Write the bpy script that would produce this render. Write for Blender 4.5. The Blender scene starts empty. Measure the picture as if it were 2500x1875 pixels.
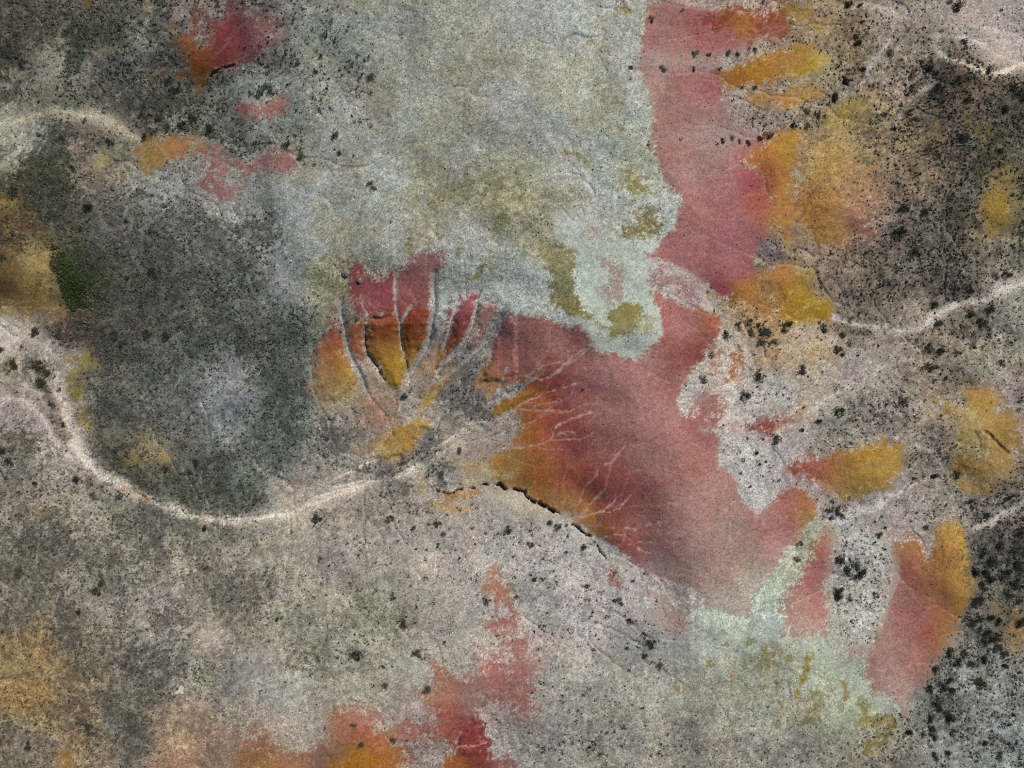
import bpy, math, random
import numpy as np
from mathutils import Vector

# ------------------------------------------------------------------ camera, sky, sun, exposure
SC = bpy.context.scene
COL = SC.collection
CAM_H = 100.0            # drone height above the valley floor, metres
MPP = 0.06               # metres of valley floor per survey unit (2500 x 1875 units cover the frame)

cam_data = bpy.data.cameras.new('camera')
cam_data.sensor_width = 36.0
cam_data.lens = 24.0
cam_data.clip_start = 1.0
cam_data.clip_end = 5000.0
cam = bpy.data.objects.new('camera', cam_data)
cam.location = (0, 0, CAM_H)
cam.rotation_euler = (0, 0, 0)
COL.objects.link(cam)
SC.camera = cam

SUN_ELEV, SUN_AZ = math.radians(47), math.radians(42)      # azimuth clockwise from +Y: light from the upper right
world = bpy.data.worlds.new('World')
SC.world = world
world.use_nodes = True
wn = world.node_tree
sky = wn.nodes.new('ShaderNodeTexSky')
sky.sky_type = 'NISHITA'
sky.sun_disc = False
sky.sun_elevation = SUN_ELEV
sky.sun_rotation = SUN_AZ
bg = wn.nodes['Background']
bg.inputs['Strength'].default_value = 0.07
wn.links.new(sky.outputs[0], bg.inputs['Color'])

sun_data = bpy.data.lights.new('sun', 'SUN')
sun_data.energy = 3.4
sun_data.angle = math.radians(0.6)
sun_data.color = (1.0, 0.95, 0.87)
sun = bpy.data.objects.new('sun', sun_data)
sdir = Vector((math.cos(SUN_ELEV) * math.sin(SUN_AZ), math.cos(SUN_ELEV) * math.cos(SUN_AZ), math.sin(SUN_ELEV)))
sun.rotation_euler = sdir.to_track_quat('Z', 'Y').to_euler()
sun.location = (60, 60, 80)
COL.objects.link(sun)

SC.view_settings.view_transform = 'Standard'
SC.view_settings.look = 'None'
SC.view_settings.exposure = 0.0
SC.view_settings.gamma = 1.0
SC.view_settings.use_curve_mapping = False
SC.cycles.use_denoising = False          # keep the ground's own grain
SC.cycles.filter_width = 1.1
SC.cycles.max_bounces = 4

# ------------------------------------------------------------------ helpers
K_F = 2500.0 / 2212.0
TX = (0, 620, 1240, 1860)
TY = (0, 465, 930, 1395)
K_T = 640.0 / 2212.0


def F(*p):
    return [(x * K_F, y * K_F) for x, y in p]


def T(r, c, *p):
    return [(TX[c - 1] + x * K_T, TY[r - 1] + y * K_T) for x, y in p]


def Q(x0, y0, k, *p):
    return [(x0 + x / k, y0 + y / k) for x, y in p]


def QP(x0, y0, k, *p):
    return [((x0 + x / k, y0 + y / k), h) for x, y, h in p]


def hx(s):
    s = s.lstrip('#')
    return np.array([int(s[i:i + 2], 16) / 255.0 for i in (0, 2, 4)], dtype=np.float32)


def lin(c):
    c = np.clip(c, 0, 1)
    return np.where(c <= 0.04045, c / 12.92, ((c + 0.055) / 1.055) ** 2.4)


def sstep(a, b, x):
    t = np.clip((x - a) / (b - a), 0, 1)
    return t * t * (3 - 2 * t)


def _hash(ix, iy, seed):
    h = (ix.astype(np.int64) * 374761393 + iy.astype(np.int64) * 668265263 + seed * 974634533) & 0xFFFFFFFF
    h = ((h ^ (h >> 13)) * 1274126177) & 0xFFFFFFFF
    h = h ^ (h >> 16)
    return (h & 0xFFFFFF).astype(np.float32) / 16777215.0


def vnoise(x, y, seed):
    fx, fy = np.floor(x), np.floor(y)
    ix, iy = fx.astype(np.int64), fy.astype(np.int64)
    tx, ty = (x - fx).astype(np.float32), (y - fy).astype(np.float32)
    tx = tx * tx * (3 - 2 * tx)
    ty = ty * ty * (3 - 2 * ty)
    a, b = _hash(ix, iy, seed), _hash(ix + 1, iy, seed)
    c, d = _hash(ix, iy + 1, seed), _hash(ix + 1, iy + 1, seed)
    return (a + (b - a) * tx) * (1 - ty) + (c + (d - c) * tx) * ty


def fbm(x, y, scale, octv, seed, gain=0.5):
    s, amp, tot = 0.0, 1.0, 0.0
    for o in range(octv):
        ca, sa = math.cos(o * 1.3 + seed), math.sin(o * 1.3 + seed)
        xx, yy = (x * ca - y * sa) / scale, (x * sa + y * ca) / scale
        s = s + amp * vnoise(xx, yy, seed * 17 + o)
        tot += amp
        amp *= gain
        scale *= 0.5
    return s / tot


# ------------------------------------------------------------------ survey grid (denser where it is seen)
STEP = 2.6
MARG = 130


def axis(n):
    mid = np.arange(-MARG, n + MARG + 0.01, STEP)
    out, d, p = [], STEP, 0.0
    while p < 16000:
        d *= 1.16
        p += d
        out.append(p)
    out = np.array(out)
    return np.concatenate([(-MARG - out)[::-1], mid, mid[-1] + out])


AU, AV = axis(2500), axis(1875)
NX, NY = len(AU), len(AV)
U, V = np.meshgrid(AU, AV)
U = U.astype(np.float64)
V = V.astype(np.float64)


def coarse(fn):
    """evaluate fn(u, v) on a thinned grid and interpolate"""
    cu = np.unique(np.concatenate([AU[::8], AU[-1:]]))
    cv = np.unique(np.concatenate([AV[::8], AV[-1:]]))
    g = fn(*np.meshgrid(cu, cv))
    if g.ndim == 2:
        g = g[..., None]
    iu = np.clip(np.searchsorted(cu, AU) - 1, 0, len(cu) - 2)
    iv = np.clip(np.searchsorted(cv, AV) - 1, 0, len(cv) - 2)
    tu = ((AU - cu[iu]) / (cu[iu + 1] - cu[iu]))[None, :, None]
    tv = ((AV - cv[iv]) / (cv[iv + 1] - cv[iv]))[:, None, None]
    a, b = g[iv][:, iu], g[iv][:, iu + 1]
    c, d = g[iv + 1][:, iu], g[iv + 1][:, iu + 1]
    return ((a * (1 - tu) + b * tu) * (1 - tv) + (c * (1 - tu) + d * tu) * tv).astype(np.float32)


def idw(u, v, pts, vals, soft, power):
    num, den = 0.0, 0.0
    for (x, y), q in zip(pts, vals):
        w = 1.0 / ((u - x) ** 2 + (v - y) ** 2 + soft * soft) ** power
        num = num + w[..., None] * q
        den = den + w
    return num / den[..., None]


# ------------------------------------------------------------------ relief
HEIGHTS = '''0,0,6;150,60,5;300,60,6;450,80,8;600,60,10;800,60,12;1000,60,13;1200,60,13;1350,60,12;1450,60,10;1550,60,7.5;1700,60,5;1850,60,3.5;2000,60,2.5;2200,60,2
60,240,2;150,180,4;250,240,2.5;350,200,4;450,250,5;560,220,8;700,220,11;900,220,13;1150,220,13.5;1350,220,12;1450,220,10;1560,220,7.5;1700,180,5.5;1650,270,5.5;1800,220,3.5;1950,220,2;2100,220,4;2200,250,4
40,400,5;150,400,5;250,330,2.5;400,350,4.5;500,380,6;650,400,10;850,400,12;1100,400,12.5;1300,400,11.5;1450,420,10;1550,420,8.5;1650,420,6;1750,420,4;1900,380,3;2050,350,5;2180,400,5
40,560,4;120,560,4;250,560,5;400,560,7;560,560,8.5;700,540,10.5;850,520,11.5;1000,540,11.5;1200,560,11;1350,560,10.5;1450,560,9.5;1550,600,8;1650,600,4.5;1780,560,3.5;1950,520,4;2100,560,3.5
40,720,0.5;150,700,2;280,700,5;420,700,6.5;560,700,7.5;680,680,9.5;780,640,10;900,640,9;1000,680,8.5;1150,680,9.5;1300,680,10.5;1400,700,10;1500,700,8;1600,700,4;1720,660,2.5;1850,680,1.8;1950,720,1;2100,680,1.5;2200,620,2
100,800,0.3;250,820,3;400,820,5;550,820,6;650,800,6.5;720,760,6.5;850,800,4.5;950,800,4.5;1060,780,6;1200,780,8;1350,800,8.8;1450,800,7.5;1520,800,4.5;1650,800,3;1800,800,2.5;1950,820,2;2100,850,3
60,920,2;160,930,0.5;300,950,3;450,930,4.5;600,920,4.5;720,880,4;850,880,3;960,880,3;1060,860,3.5;1150,880,5;1300,900,7.3;1420,920,8;1520,920,5.5;1650,920,4;1800,940,3.5;1950,920,3;2120,920,4.5
60,1050,4;230,1040,0.5;380,1030,2.5;550,1020,3;700,1000,2;850,1000,1.5;960,960,2;1060,960,2.5;1180,980,4.5;1320,1000,6.5;1450,1020,7.5;1580,1040,5.5;1700,1060,4.5;1850,1000,4;2000,1060,2;2150,1000,4
100,1150,5.5;300,1120,1.5;480,1120,0.3;650,1085,0.2;800,1040,0.3;900,1010,0.5;1000,1050,1.5;1150,1080,2.5;1250,1110,2.2;1350,1120,5;1480,1140,7;1620,1150,6.2;1720,1160,5;1850,1120,2.5;2000,1120,2.5;2120,1100,2
100,1300,8;300,1280,6;500,1260,4;700,1200,2.5;900,1150,2;1100,1140,2;1250,1180,2;1400,1260,4.5;1550,1280,7.5;1680,1260,7;1800,1250,4;1950,1250,4;2050,1250,5;2150,1200,2.5
100,1450,9;300,1450,9;500,1430,7.5;700,1380,5.5;900,1320,4;1100,1280,3;1250,1340,4;1400,1400,6;1550,1420,8.8;1700,1420,9.5;1850,1400,8;1980,1380,6.5;2080,1350,3.5;2180,1380,3
100,1600,8;300,1620,9;500,1600,8;700,1570,6.5;900,1550,6;1050,1500,5.5;1200,1520,6.5;1400,1580,9;1600,1600,11;1800,1600,11;1950,1580,8.5;2050,1550,5;2180,1560,4'''
hp = [tuple(map(float, q.split(','))) for q in HEIGHTS.replace('\n', ';').split(';')]
hpts = [(x * K_F, y * K_F) for x, y, z in hp]
hval = [np.array([z]) for x, y, z in hp]
RELIEF = 0.8
Z = coarse(lambda u, v: idw(u, v, hpts, hval, 78.0, 2.6))[..., 0] * RELIEF
far = np.hypot(np.clip(np.abs(U - 1250) - 1250, 0, None), np.clip(np.abs(V - 937) - 937, 0, None))
Z = Z + (fbm(U, V, 900, 3, 5) - 0.5) * np.clip(far / 900, 0, 1) * 14
Z = Z + (fbm(U, V, 150, 2, 31) - 0.5) * 1.3 + (fbm(U, V, 44, 2, 32) - 0.5) * 0.30 + (fbm(U, V, 12, 2, 33) - 0.5) * 0.10

# edges of the soils wander: a warped copy of the survey coordinates
WU = U + (fbm(U, V, 46, 3, 1) - 0.5) * 13 + (fbm(U, V, 9, 2, 2) - 0.5) * 5
WV = V + (fbm(U, V, 46, 3, 3) - 0.5) * 13 + (fbm(U, V, 9, 2, 4) - 0.5) * 5
W1 = _hash(np.rint(U * 5).astype(np.int64), np.rint(V * 5).astype(np.int64), 5) - .5
W2 = _hash(np.rint(U * 5).astype(np.int64), np.rint(V * 5).astype(np.int64), 6) - .5
W3 = _hash(np.rint(U * 5).astype(np.int64), np.rint(V * 5).astype(np.int64), 7)
N_FINE = fbm(U, V, 11, 3, 7, 0.7)
N_MID = fbm(U, V, 60, 4, 8, 0.6)
# spread the noise to an even 0..1
def even(n):
    m, s = n.mean(), n.std()
    return 1.0 / (1.0 + np.exp(-1.7 * (n - m) / s))
N_FINE, N_MID = even(N_FINE).astype(np.float32), even(N_MID).astype(np.float32)

# ------------------------------------------------------------------ soils: broad background, scrub tone and slope shade mixed into the colours
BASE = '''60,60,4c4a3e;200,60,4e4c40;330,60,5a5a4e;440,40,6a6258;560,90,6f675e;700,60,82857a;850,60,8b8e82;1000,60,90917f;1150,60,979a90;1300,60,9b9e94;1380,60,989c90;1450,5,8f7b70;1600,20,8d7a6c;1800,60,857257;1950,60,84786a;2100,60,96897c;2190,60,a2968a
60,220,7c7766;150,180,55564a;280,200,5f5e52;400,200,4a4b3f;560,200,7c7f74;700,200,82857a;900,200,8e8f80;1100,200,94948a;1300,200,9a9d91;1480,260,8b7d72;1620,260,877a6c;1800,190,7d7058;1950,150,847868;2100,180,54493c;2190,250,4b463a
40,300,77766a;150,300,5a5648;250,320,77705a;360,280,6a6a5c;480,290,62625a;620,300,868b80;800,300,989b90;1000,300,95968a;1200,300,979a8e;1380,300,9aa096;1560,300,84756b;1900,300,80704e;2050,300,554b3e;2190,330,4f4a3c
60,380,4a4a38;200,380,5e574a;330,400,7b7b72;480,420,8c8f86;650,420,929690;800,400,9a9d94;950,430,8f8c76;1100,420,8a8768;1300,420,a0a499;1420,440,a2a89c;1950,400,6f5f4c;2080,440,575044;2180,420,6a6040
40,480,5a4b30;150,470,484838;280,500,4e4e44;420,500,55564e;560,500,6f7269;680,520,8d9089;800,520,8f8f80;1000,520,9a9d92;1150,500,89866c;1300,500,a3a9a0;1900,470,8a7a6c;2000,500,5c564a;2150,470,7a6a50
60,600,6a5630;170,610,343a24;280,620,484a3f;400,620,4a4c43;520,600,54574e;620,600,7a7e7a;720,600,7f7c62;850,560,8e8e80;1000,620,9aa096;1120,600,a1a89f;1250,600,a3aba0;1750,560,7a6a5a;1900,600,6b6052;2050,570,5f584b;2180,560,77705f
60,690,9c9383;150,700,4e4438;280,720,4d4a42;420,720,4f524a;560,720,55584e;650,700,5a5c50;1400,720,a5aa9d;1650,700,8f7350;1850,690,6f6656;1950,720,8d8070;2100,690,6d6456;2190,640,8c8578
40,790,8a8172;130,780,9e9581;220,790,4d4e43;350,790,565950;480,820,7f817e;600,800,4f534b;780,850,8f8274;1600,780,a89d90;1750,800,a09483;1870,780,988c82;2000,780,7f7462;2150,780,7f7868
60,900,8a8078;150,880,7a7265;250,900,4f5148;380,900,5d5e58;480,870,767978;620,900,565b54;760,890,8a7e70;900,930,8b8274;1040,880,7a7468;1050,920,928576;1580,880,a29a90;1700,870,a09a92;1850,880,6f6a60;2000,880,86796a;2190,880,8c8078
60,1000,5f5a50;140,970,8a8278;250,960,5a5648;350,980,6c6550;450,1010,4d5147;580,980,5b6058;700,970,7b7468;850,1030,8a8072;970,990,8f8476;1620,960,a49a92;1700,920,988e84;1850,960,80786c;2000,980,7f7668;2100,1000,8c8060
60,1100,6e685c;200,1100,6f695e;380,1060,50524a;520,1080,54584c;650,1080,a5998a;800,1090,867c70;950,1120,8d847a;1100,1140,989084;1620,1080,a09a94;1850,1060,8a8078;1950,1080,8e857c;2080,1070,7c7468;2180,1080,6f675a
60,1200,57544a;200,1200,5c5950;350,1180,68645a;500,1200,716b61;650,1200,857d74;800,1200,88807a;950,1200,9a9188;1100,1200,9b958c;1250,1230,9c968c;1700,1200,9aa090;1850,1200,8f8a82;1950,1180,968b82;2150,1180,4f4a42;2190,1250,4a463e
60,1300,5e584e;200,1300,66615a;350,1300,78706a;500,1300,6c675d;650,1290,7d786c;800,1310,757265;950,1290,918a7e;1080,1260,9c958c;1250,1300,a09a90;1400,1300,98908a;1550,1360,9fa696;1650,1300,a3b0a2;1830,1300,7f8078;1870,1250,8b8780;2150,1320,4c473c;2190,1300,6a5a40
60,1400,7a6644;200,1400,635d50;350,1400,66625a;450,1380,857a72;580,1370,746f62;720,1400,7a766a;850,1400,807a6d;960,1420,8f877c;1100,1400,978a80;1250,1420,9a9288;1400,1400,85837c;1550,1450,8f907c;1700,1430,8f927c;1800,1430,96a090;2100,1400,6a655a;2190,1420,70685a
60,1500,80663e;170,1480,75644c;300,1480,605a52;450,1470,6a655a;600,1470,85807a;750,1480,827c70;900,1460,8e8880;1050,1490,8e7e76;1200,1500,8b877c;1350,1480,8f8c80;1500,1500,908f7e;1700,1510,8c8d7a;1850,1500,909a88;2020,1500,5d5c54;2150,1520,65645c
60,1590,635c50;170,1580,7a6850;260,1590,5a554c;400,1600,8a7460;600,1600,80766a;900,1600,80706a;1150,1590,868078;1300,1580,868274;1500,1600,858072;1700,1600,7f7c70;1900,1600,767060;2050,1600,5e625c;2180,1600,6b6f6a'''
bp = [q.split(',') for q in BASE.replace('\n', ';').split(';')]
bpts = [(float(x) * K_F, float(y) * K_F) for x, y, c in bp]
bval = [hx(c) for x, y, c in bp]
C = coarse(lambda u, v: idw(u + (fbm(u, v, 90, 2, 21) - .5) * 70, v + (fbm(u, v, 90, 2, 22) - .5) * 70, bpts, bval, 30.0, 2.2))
ll = (1 - sstep(900, 1350, U)) * sstep(1150, 1300, V)
C *= 1 + ll[..., None] * np.array([.07, .075, .045])
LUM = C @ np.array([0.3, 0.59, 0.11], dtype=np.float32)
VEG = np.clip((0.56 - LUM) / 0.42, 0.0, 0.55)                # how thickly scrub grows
BARE = np.zeros_like(VEG)
WASH = np.zeros_like(VEG)


def sdf(poly, uu, vv):
    d = np.full(uu.shape, 1e18)
    inside = np.zeros(uu.shape, dtype=bool)
    n = len(poly)
    for i in range(n):
        x0, y0 = poly[i]
        x1, y1 = poly[(i + 1) % n]
        ex, ey = x1 - x0, y1 - y0
        t = np.clip(((uu - x0) * ex + (vv - y0) * ey) / (ex * ex + ey * ey + 1e-9), 0, 1)
        d = np.minimum(d, (uu - x0 - t * ex) ** 2 + (vv - y0 - t * ey) ** 2)
        if y0 != y1:
            cr = ((y0 > vv) != (y1 > vv)) & (uu < ex * (vv - y0) / (y1 - y0) + x0)
            inside ^= cr
    d = np.sqrt(d)
    return np.where(inside, -d, d)


def box(pts, m):
    xs, ys = [p[0] for p in pts], [p[1] for p in pts]
    a, b = np.searchsorted(AU, min(xs) - m), np.searchsorted(AU, max(xs) + m)
    c, d = np.searchsorted(AV, min(ys) - m), np.searchsorted(AV, max(ys) + m)
    return slice(c, d), slice(a, b)


def lay(s, m, col, veg=None, keepveg=0.0):
    C[s] = C[s] * (1 - m[..., None]) + col * m[..., None]
    if veg is not None:
        VEG[s] = VEG[s] * (1 - m) + veg * m


def patch(poly, cols, soft=7, op=1.0, mot=0.0, veg=0.02, bare=1.0, raise_by=0.0, rw=14, crisp=False):
    """a soil patch: outline, either one colour or colour samples spread through it, edge width, strength, brokenness"""
    if not crisp:
        soft = soft * 1.55 + 2
    s = box(poly, 34 + soft * 2.4)
    uu, vv = WU[s], WV[s]
    d = sdf(poly, uu, vv)
    e = d + (N_FINE[s] - 0.5) * soft * 1.7 + (N_MID[s] - 0.5) * soft * 1.2 + W1[s] * soft * 1.3
    m = (1 - sstep(-soft, soft, e)) * op
    if mot > 0:
        nn = N_FINE[s] * 0.56 + N_MID[s] * 0.28 + (W2[s] + .5) * .16
        m = m * sstep(mot - 0.13, mot + 0.13, nn + 0.05 * np.clip(-d / 20, -1, 2))
    if isinstance(cols, str):
        col = hx(cols)
    else:
        col = idw(uu, vv, [c[0] for c in cols], [hx(c[1]) for c in cols], 26.0, 1.9)
    m = m.astype(np.float32)
    lay(s, m, col, veg)
    if bare:
        BARE[s] = np.maximum(BARE[s] * (1 - m), m * bare)
    if raise_by:
        Z[s] += raise_by * (1 - sstep(-rw, 2, d + (N_FINE[s] - .5) * 5))


def seg_d(line, uu, vv):
    d = np.full(uu.shape, 1e18)
    for (x0, y0), (x1, y1) in zip(line[:-1], line[1:]):
        ex, ey = x1 - x0, y1 - y0
        t = np.clip(((uu - x0) * ex + (vv - y0) * ey) / (ex * ex + ey * ey + 1e-9), 0, 1)
        d = np.minimum(d, (uu - x0 - t * ex) ** 2 + (vv - y0 - t * ey) ** 2)
    return np.sqrt(d)


def stroke(line, w, col, op=1.0, soft=None, mot=0.0, veg=None, carve=0.0, cw=None, warp=1.0, wash=False):
    """a strip of soil along a line (w = full width); carve lowers the ground along it"""
    soft = soft or max(2.0, w * 0.35)
    s = box(line, w + 26 + soft * 2)
    uu, vv = U[s] + (WU[s] - U[s]) * warp, V[s] + (WV[s] - V[s]) * warp
    d = seg_d(line, uu, vv)
    e = d - w / 2 + (N_FINE[s] - 0.5) * soft * 1.6
    m = (1 - sstep(-soft / 2, soft / 2, e)) * op
    if mot > 0:
        nn = N_FINE[s] * 0.6 + N_MID[s] * 0.4
        m = m * sstep(mot - 0.13, mot + 0.13, nn)
    m = m.astype(np.float32)
    if col:
        lay(s, m, hx(col), veg)
    if wash:
        WASH[s] = np.maximum(WASH[s], m)
    if carve:
        Z[s] -= carve * (1 - sstep(0, (cw or w) / 2, d))


def P(f, *rest):
    """colour samples: P(F, (x, y, '#hex'), ...) or P((r, c), ...)"""
    out = []
    for x, y, h in rest:
        out.append(((F((x, y)) if f is F else T(f[0], f[1], (x, y)))[0], h))
    return out


# ------------------------------------------------------------------ soils: the painted beds
# --- green clay crest, light clean nose and olive stains
patch(T(2, 3, (380,200),(540,170),(730,220),(850,300),(900,370),(1050,400),(1200,430),(1310,400),(1470,130),(1430,20),(1480,-100),(1600,120),(1600,560),(1400,700),(1330,1000),(1400,1200),(1270,1380),(1110,1500),(900,1490),(700,1440),(560,1250),(600,950),(570,700),(580,540),(450,450),(380,380)), 'a1a89a', soft=8, veg=0.0, crisp=True)
patch(T(2, 3, (200,420),(350,450),(470,470),(570,520),(560,700),(590,850),(620,970),(720,1040),(800,1130),(860,1140),(840,1060),(1000,940),(1110,930),(1140,1000),(1100,1100),(1000,1200),(920,1270),(870,1270),(830,1200),(740,1130),(640,1060),(480,1050),(350,950),(350,700),(280,560)),
      P((2, 3), (400,560,'7f7a56'),(450,800,'76704c'),(550,1000,'7d7040'),(760,1100,'7d6e34'),(1060,1000,'807238'),(950,1180,'857a50')), soft=6, op=.95, mot=.05, bare=0, crisp=True)
patch(T(2, 3, (960,340),(1060,300),(1090,180),(1200,170),(1270,270),(1250,370),(1150,410),(1000,390)), '80764c', soft=7, op=.95, mot=.05, bare=0)
patch(T(2, 3, (780,590),(900,580),(960,640),(960,740),(970,880),(920,940),(800,900),(800,820),(870,770),(880,660)), '9c857a', soft=5, op=.9, mot=.1)
patch(T(2, 3, (640,310),(760,310),(790,380),(720,450),(650,370)), '9f8b80', soft=10, op=.8, mot=.3)
patch(T(2, 3, (760,1190),(840,1200),(830,1250),(770,1240)), 'a2966a', soft=7, op=.7)
patch(T(2, 3, (1100,1120),(1200,1080),(1200,1140),(1100,1190)), 'a49a70', soft=10, op=.8)
for ln, w, c, o in (
        (T(2,2,(1310,360),(1310,500)), 15, '7f7650', .9), (T(2,2,(1920,640),(1840,750)), 11, '847848', .9),
        (T(2,2,(1740,490),(1730,570)), 9, '847848', .8), (T(2,2,(2100,250),(2000,420)), 15, '86805c', .6),
        (T(2,2,(1660,30),(1500,110)), 20, '827c58', .8), (T(2,2,(1380,60),(1360,100)), 12, '827c58', .7),
        (T(2,2,(640,600),(650,900)), 38, '7b7858', .9), (T(2,2,(740,350),(650,550)), 14, '85805f', .6),
        (T(2,2,(920,120),(890,220)), 12, '85805f', .6), (T(2,2,(1450,400),(1580,390)), 12, '8a8460', .6),
        (T(2,2,(2150,100),(2080,280)), 26, '847d58', .7),
        (T(1,3,(760,850),(960,860)), 7, '8a7c4c', .8), (T(1,3,(860,1090),(970,1100)), 7, '8a7648', .9),
        (T(1,3,(520,1300),(600,1320),(700,1400)), 14, '88805a', .8), (T(1,3,(1000,70),(930,80)), 18, '8a7a4c', .7),
        (T(1,3,(1060,1480),(1050,1580),(1150,1600)), 30, '807640', .8), (T(1,3,(700,340),(790,400)), 14, '8a7e55', .6),
        (T(1,3,(740,230),(800,260)), 7, '8f8050', .7), (T(1,3,(540,1020),(720,1000)), 12, '88815c', .7),
        (T(1,2,(1300,1310),(1340,1290)), 9, '8a7c4c', .7), (T(1,2,(1800,1420),(1960,1310)), 10, '88805a', .6),
        (T(1,2,(700,690),(740,640)), 10, '88805a', .6), (T(1,2,(860,840),(880,800)), 8, '8a7c4c', .7),
        (T(1,2,(1600,1620),(1780,1590)), 40, '7f7650', .7), (T(1,2,(2000,1560),(2200,1600)), 40, '827c58', .6)):
    stroke(ln, w, c, o, soft=w * .6, mot=.14)
# faint olive staining over the whole crest
s = (slice(0, NY), slice(0, NX))
gm = sstep(0.55, 0.9, even(fbm(U, V, 120, 4, 41, 0.6))) * ((C[..., 1] > C[..., 0] * 0.985) & (LUM > 0.5)) * 0.32 * (1 - BARE)
C[:] = C * (1 - gm[..., None]) + hx('85805e') * gm[..., None]

# --- second green hill
patch(T(4, 3, (1640,340),(1760,330),(1880,380),(2020,400),(2150,480),(2300,480),(2300,600),(1800,640),(1500,700),(1300,640),(1330,540),(1540,520)), '9da699', soft=16, op=.8, mot=.15)
patch(T(4, 4, (-60,130),(60,150),(170,200),(170,350),(220,460),(300,560),(450,560),(590,560),(650,640),(650,740),(880,880),(930,1000),(1100,1080),(1190,1190),(1000,1250),(850,1100),(700,900),(450,740),(200,640),(-60,600)), '949e90', soft=14, op=.85, mot=.1)
patch(T(4, 3, (2080,220),(2140,130),(2240,130),(2260,400),(2120,340)), 'a0ac9f', soft=10, op=.8)
for ln, w, c, o in (
        (T(4,4,(400,700),(350,880),(320,960),(280,1050)), 13, '85743e', .95), (T(4,4,(690,920),(690,1000),(720,1070)), 11, '7d6a3c', .8),
        (T(4,4,(460,1050),(460,1180),(440,1240)), 26, '76704c', .7), (T(4,4,(230,720),(230,760)), 9, '807238', .8),
        (T(4,4,(110,640),(60,780),(10,800)), 22, '7d744c', .7), (T(4,4,(130,900),(130,980)), 9, '84704a', .7),
        (T(4,4,(850,1110),(880,1300),(1000,1240),(1120,1270),(1060,1370),(960,1440),(880,1520)), 24, '746838', .85),
        (T(4,4,(130,1120),(120,1300)), 20, '7f7654', .5), (T(4,3,(2180,620),(2130,780)), 9, '858040', .9),
        (T(4,3,(1820,490),(1840,520)), 9, '857a48', .8), (T(4,3,(1800,620),(1840,600)), 9, '857a40', .8),
        (T(4,3,(1690,760),(1690,800)), 12, '7f7840', .7), (T(4,3,(2040,590),(2060,620)), 14, '7f7a48', .7),
        (T(4,3,(1900,860),(1880,900)), 10, '8a7040', .7), (T(4,3,(1420,1000),(1480,1030)), 14, '857648', .6),
        (T(4,3,(2150,960),(2180,960)), 14, '7d6f40', .7), (T(4,3,(1720,1150),(1700,1200)), 10, '84704a', .6),
        (T(4,3,(1210,1480),(1260,1560)), 10, '80704a', .6), (T(4,3,(2050,760),(1980,780)), 14, '807a48', .6)):
    stroke(ln, w, c, o, soft=w * .6, mot=.12)
patch(T(4, 3, (420,720),(700,640),(950,700),(1000,900),(760,900),(560,960),(420,900)), '8c8f7c', soft=40, op=.6, mot=.2, veg=.12, bare=0)
patch(T(4, 3, (1110,170),(1200,110),(1290,200),(1400,280),(1560,330),(1540,420),(1530,510),(1400,530),(1200,440),(1080,380),(1060,340),(1200,300)), '957a6c', soft=9, op=.85, mot=.25, veg=.06)
patch(T(4, 3, (820,620),(920,650),(940,760),(860,780)), '94807a', soft=12, op=.6, mot=.3, bare=0)

# --- upper right: pink and crimson beds
patch(F((1400,20),(1440,5),(1560,20),(1640,50),(1640,110),(1560,125),(1565,190),(1560,215),(1580,250),(1640,290),(1700,270),(1640,330),(1600,350),(1650,380),(1680,440),(1660,520),(1630,560),(1640,620),(1560,645),(1530,615),(1480,580),(1440,565),(1400,551),(1432,514),(1463,488),(1473,445),(1465,425),(1440,400),(1420,350),(1410,300),(1415,260),(1405,200),(1380,150),(1385,80)),
      P(F, (1430,60,'93665d'),(1520,50,'8a4e4a'),(1420,180,'97766c'),(1480,180,'935f58'),(1540,190,'8f5658'),(1470,240,'94685f'),(1540,260,'8d6a60'),(1450,320,'96695f'),(1530,330,'907068'),(1480,390,'9a7068'),(1560,400,'986660'),(1625,400,'8c444a'),(1640,430,'94503c'),(1500,470,'9a655f'),(1580,480,'935a5c'),(1500,540,'985f5c'),(1570,560,'8e5658'),(1600,600,'8d5450'),(1560,630,'7f3c40'),(1450,120,'92685e')), soft=6, crisp=True)
patch(T(1, 3, (1230,420),(1380,440),(1600,470),(1900,400),(2212,330),(2212,430),(2000,520),(1850,590),(1560,610),(1300,600),(1230,600),(1110,680),(1090,540),(1090,420)), '92847a', soft=9, op=.75, mot=.22, veg=.14, bare=0)
patch(T(1, 3, (1180,1180),(1330,1230),(1500,1200),(1700,1230),(1900,1220),(2050,1200),(2212,1140),(2212,750),(1980,740),(1860,800),(1840,950),(1700,1000),(1560,1060),(1450,1120),(1300,1140)), '8e7a72', soft=12, op=.75, mot=.22, veg=.16, bare=0)
patch(T(1, 3, (1200,1090),(1500,1010),(1680,1000),(1640,1120),(1400,1200),(1180,1230)), '96746b', soft=10, op=.7, mot=.35, bare=.5)
patch(T(1, 3, (1480,1480),(1640,1400),(1760,1400),(1640,1480),(1500,1530)), '92807c', soft=12, op=.6, mot=.3, bare=0)
patch(T(1, 3, (1380,0),(2212,0),(2212,80),(2060,60),(1800,80),(1560,80)), '8c7a6e', soft=10, op=.8, mot=.25, veg=.15, bare=0)
patch(T(1, 3, (1650,160),(1760,130),(1900,60),(2060,60),(2212,100),(2212,290),(2000,310),(1880,300),(1750,260)),
      P((1, 3), (1700,200,'7f3834'),(1850,140,'7c3a1e'),(1950,200,'90592a'),(2100,120,'8a4420'),(2180,200,'843f35'),(2000,280,'97632c')), soft=8)
patch(T(1, 4, (-20,100),(120,50),(200,20),(260,60),(230,250),(130,310),(-20,290)),
      P((1, 4), (50,180,'7d3a2c'),(120,80,'7a4526'),(100,260,'8b5244'),(200,40,'8a5a24')), soft=9)
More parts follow.
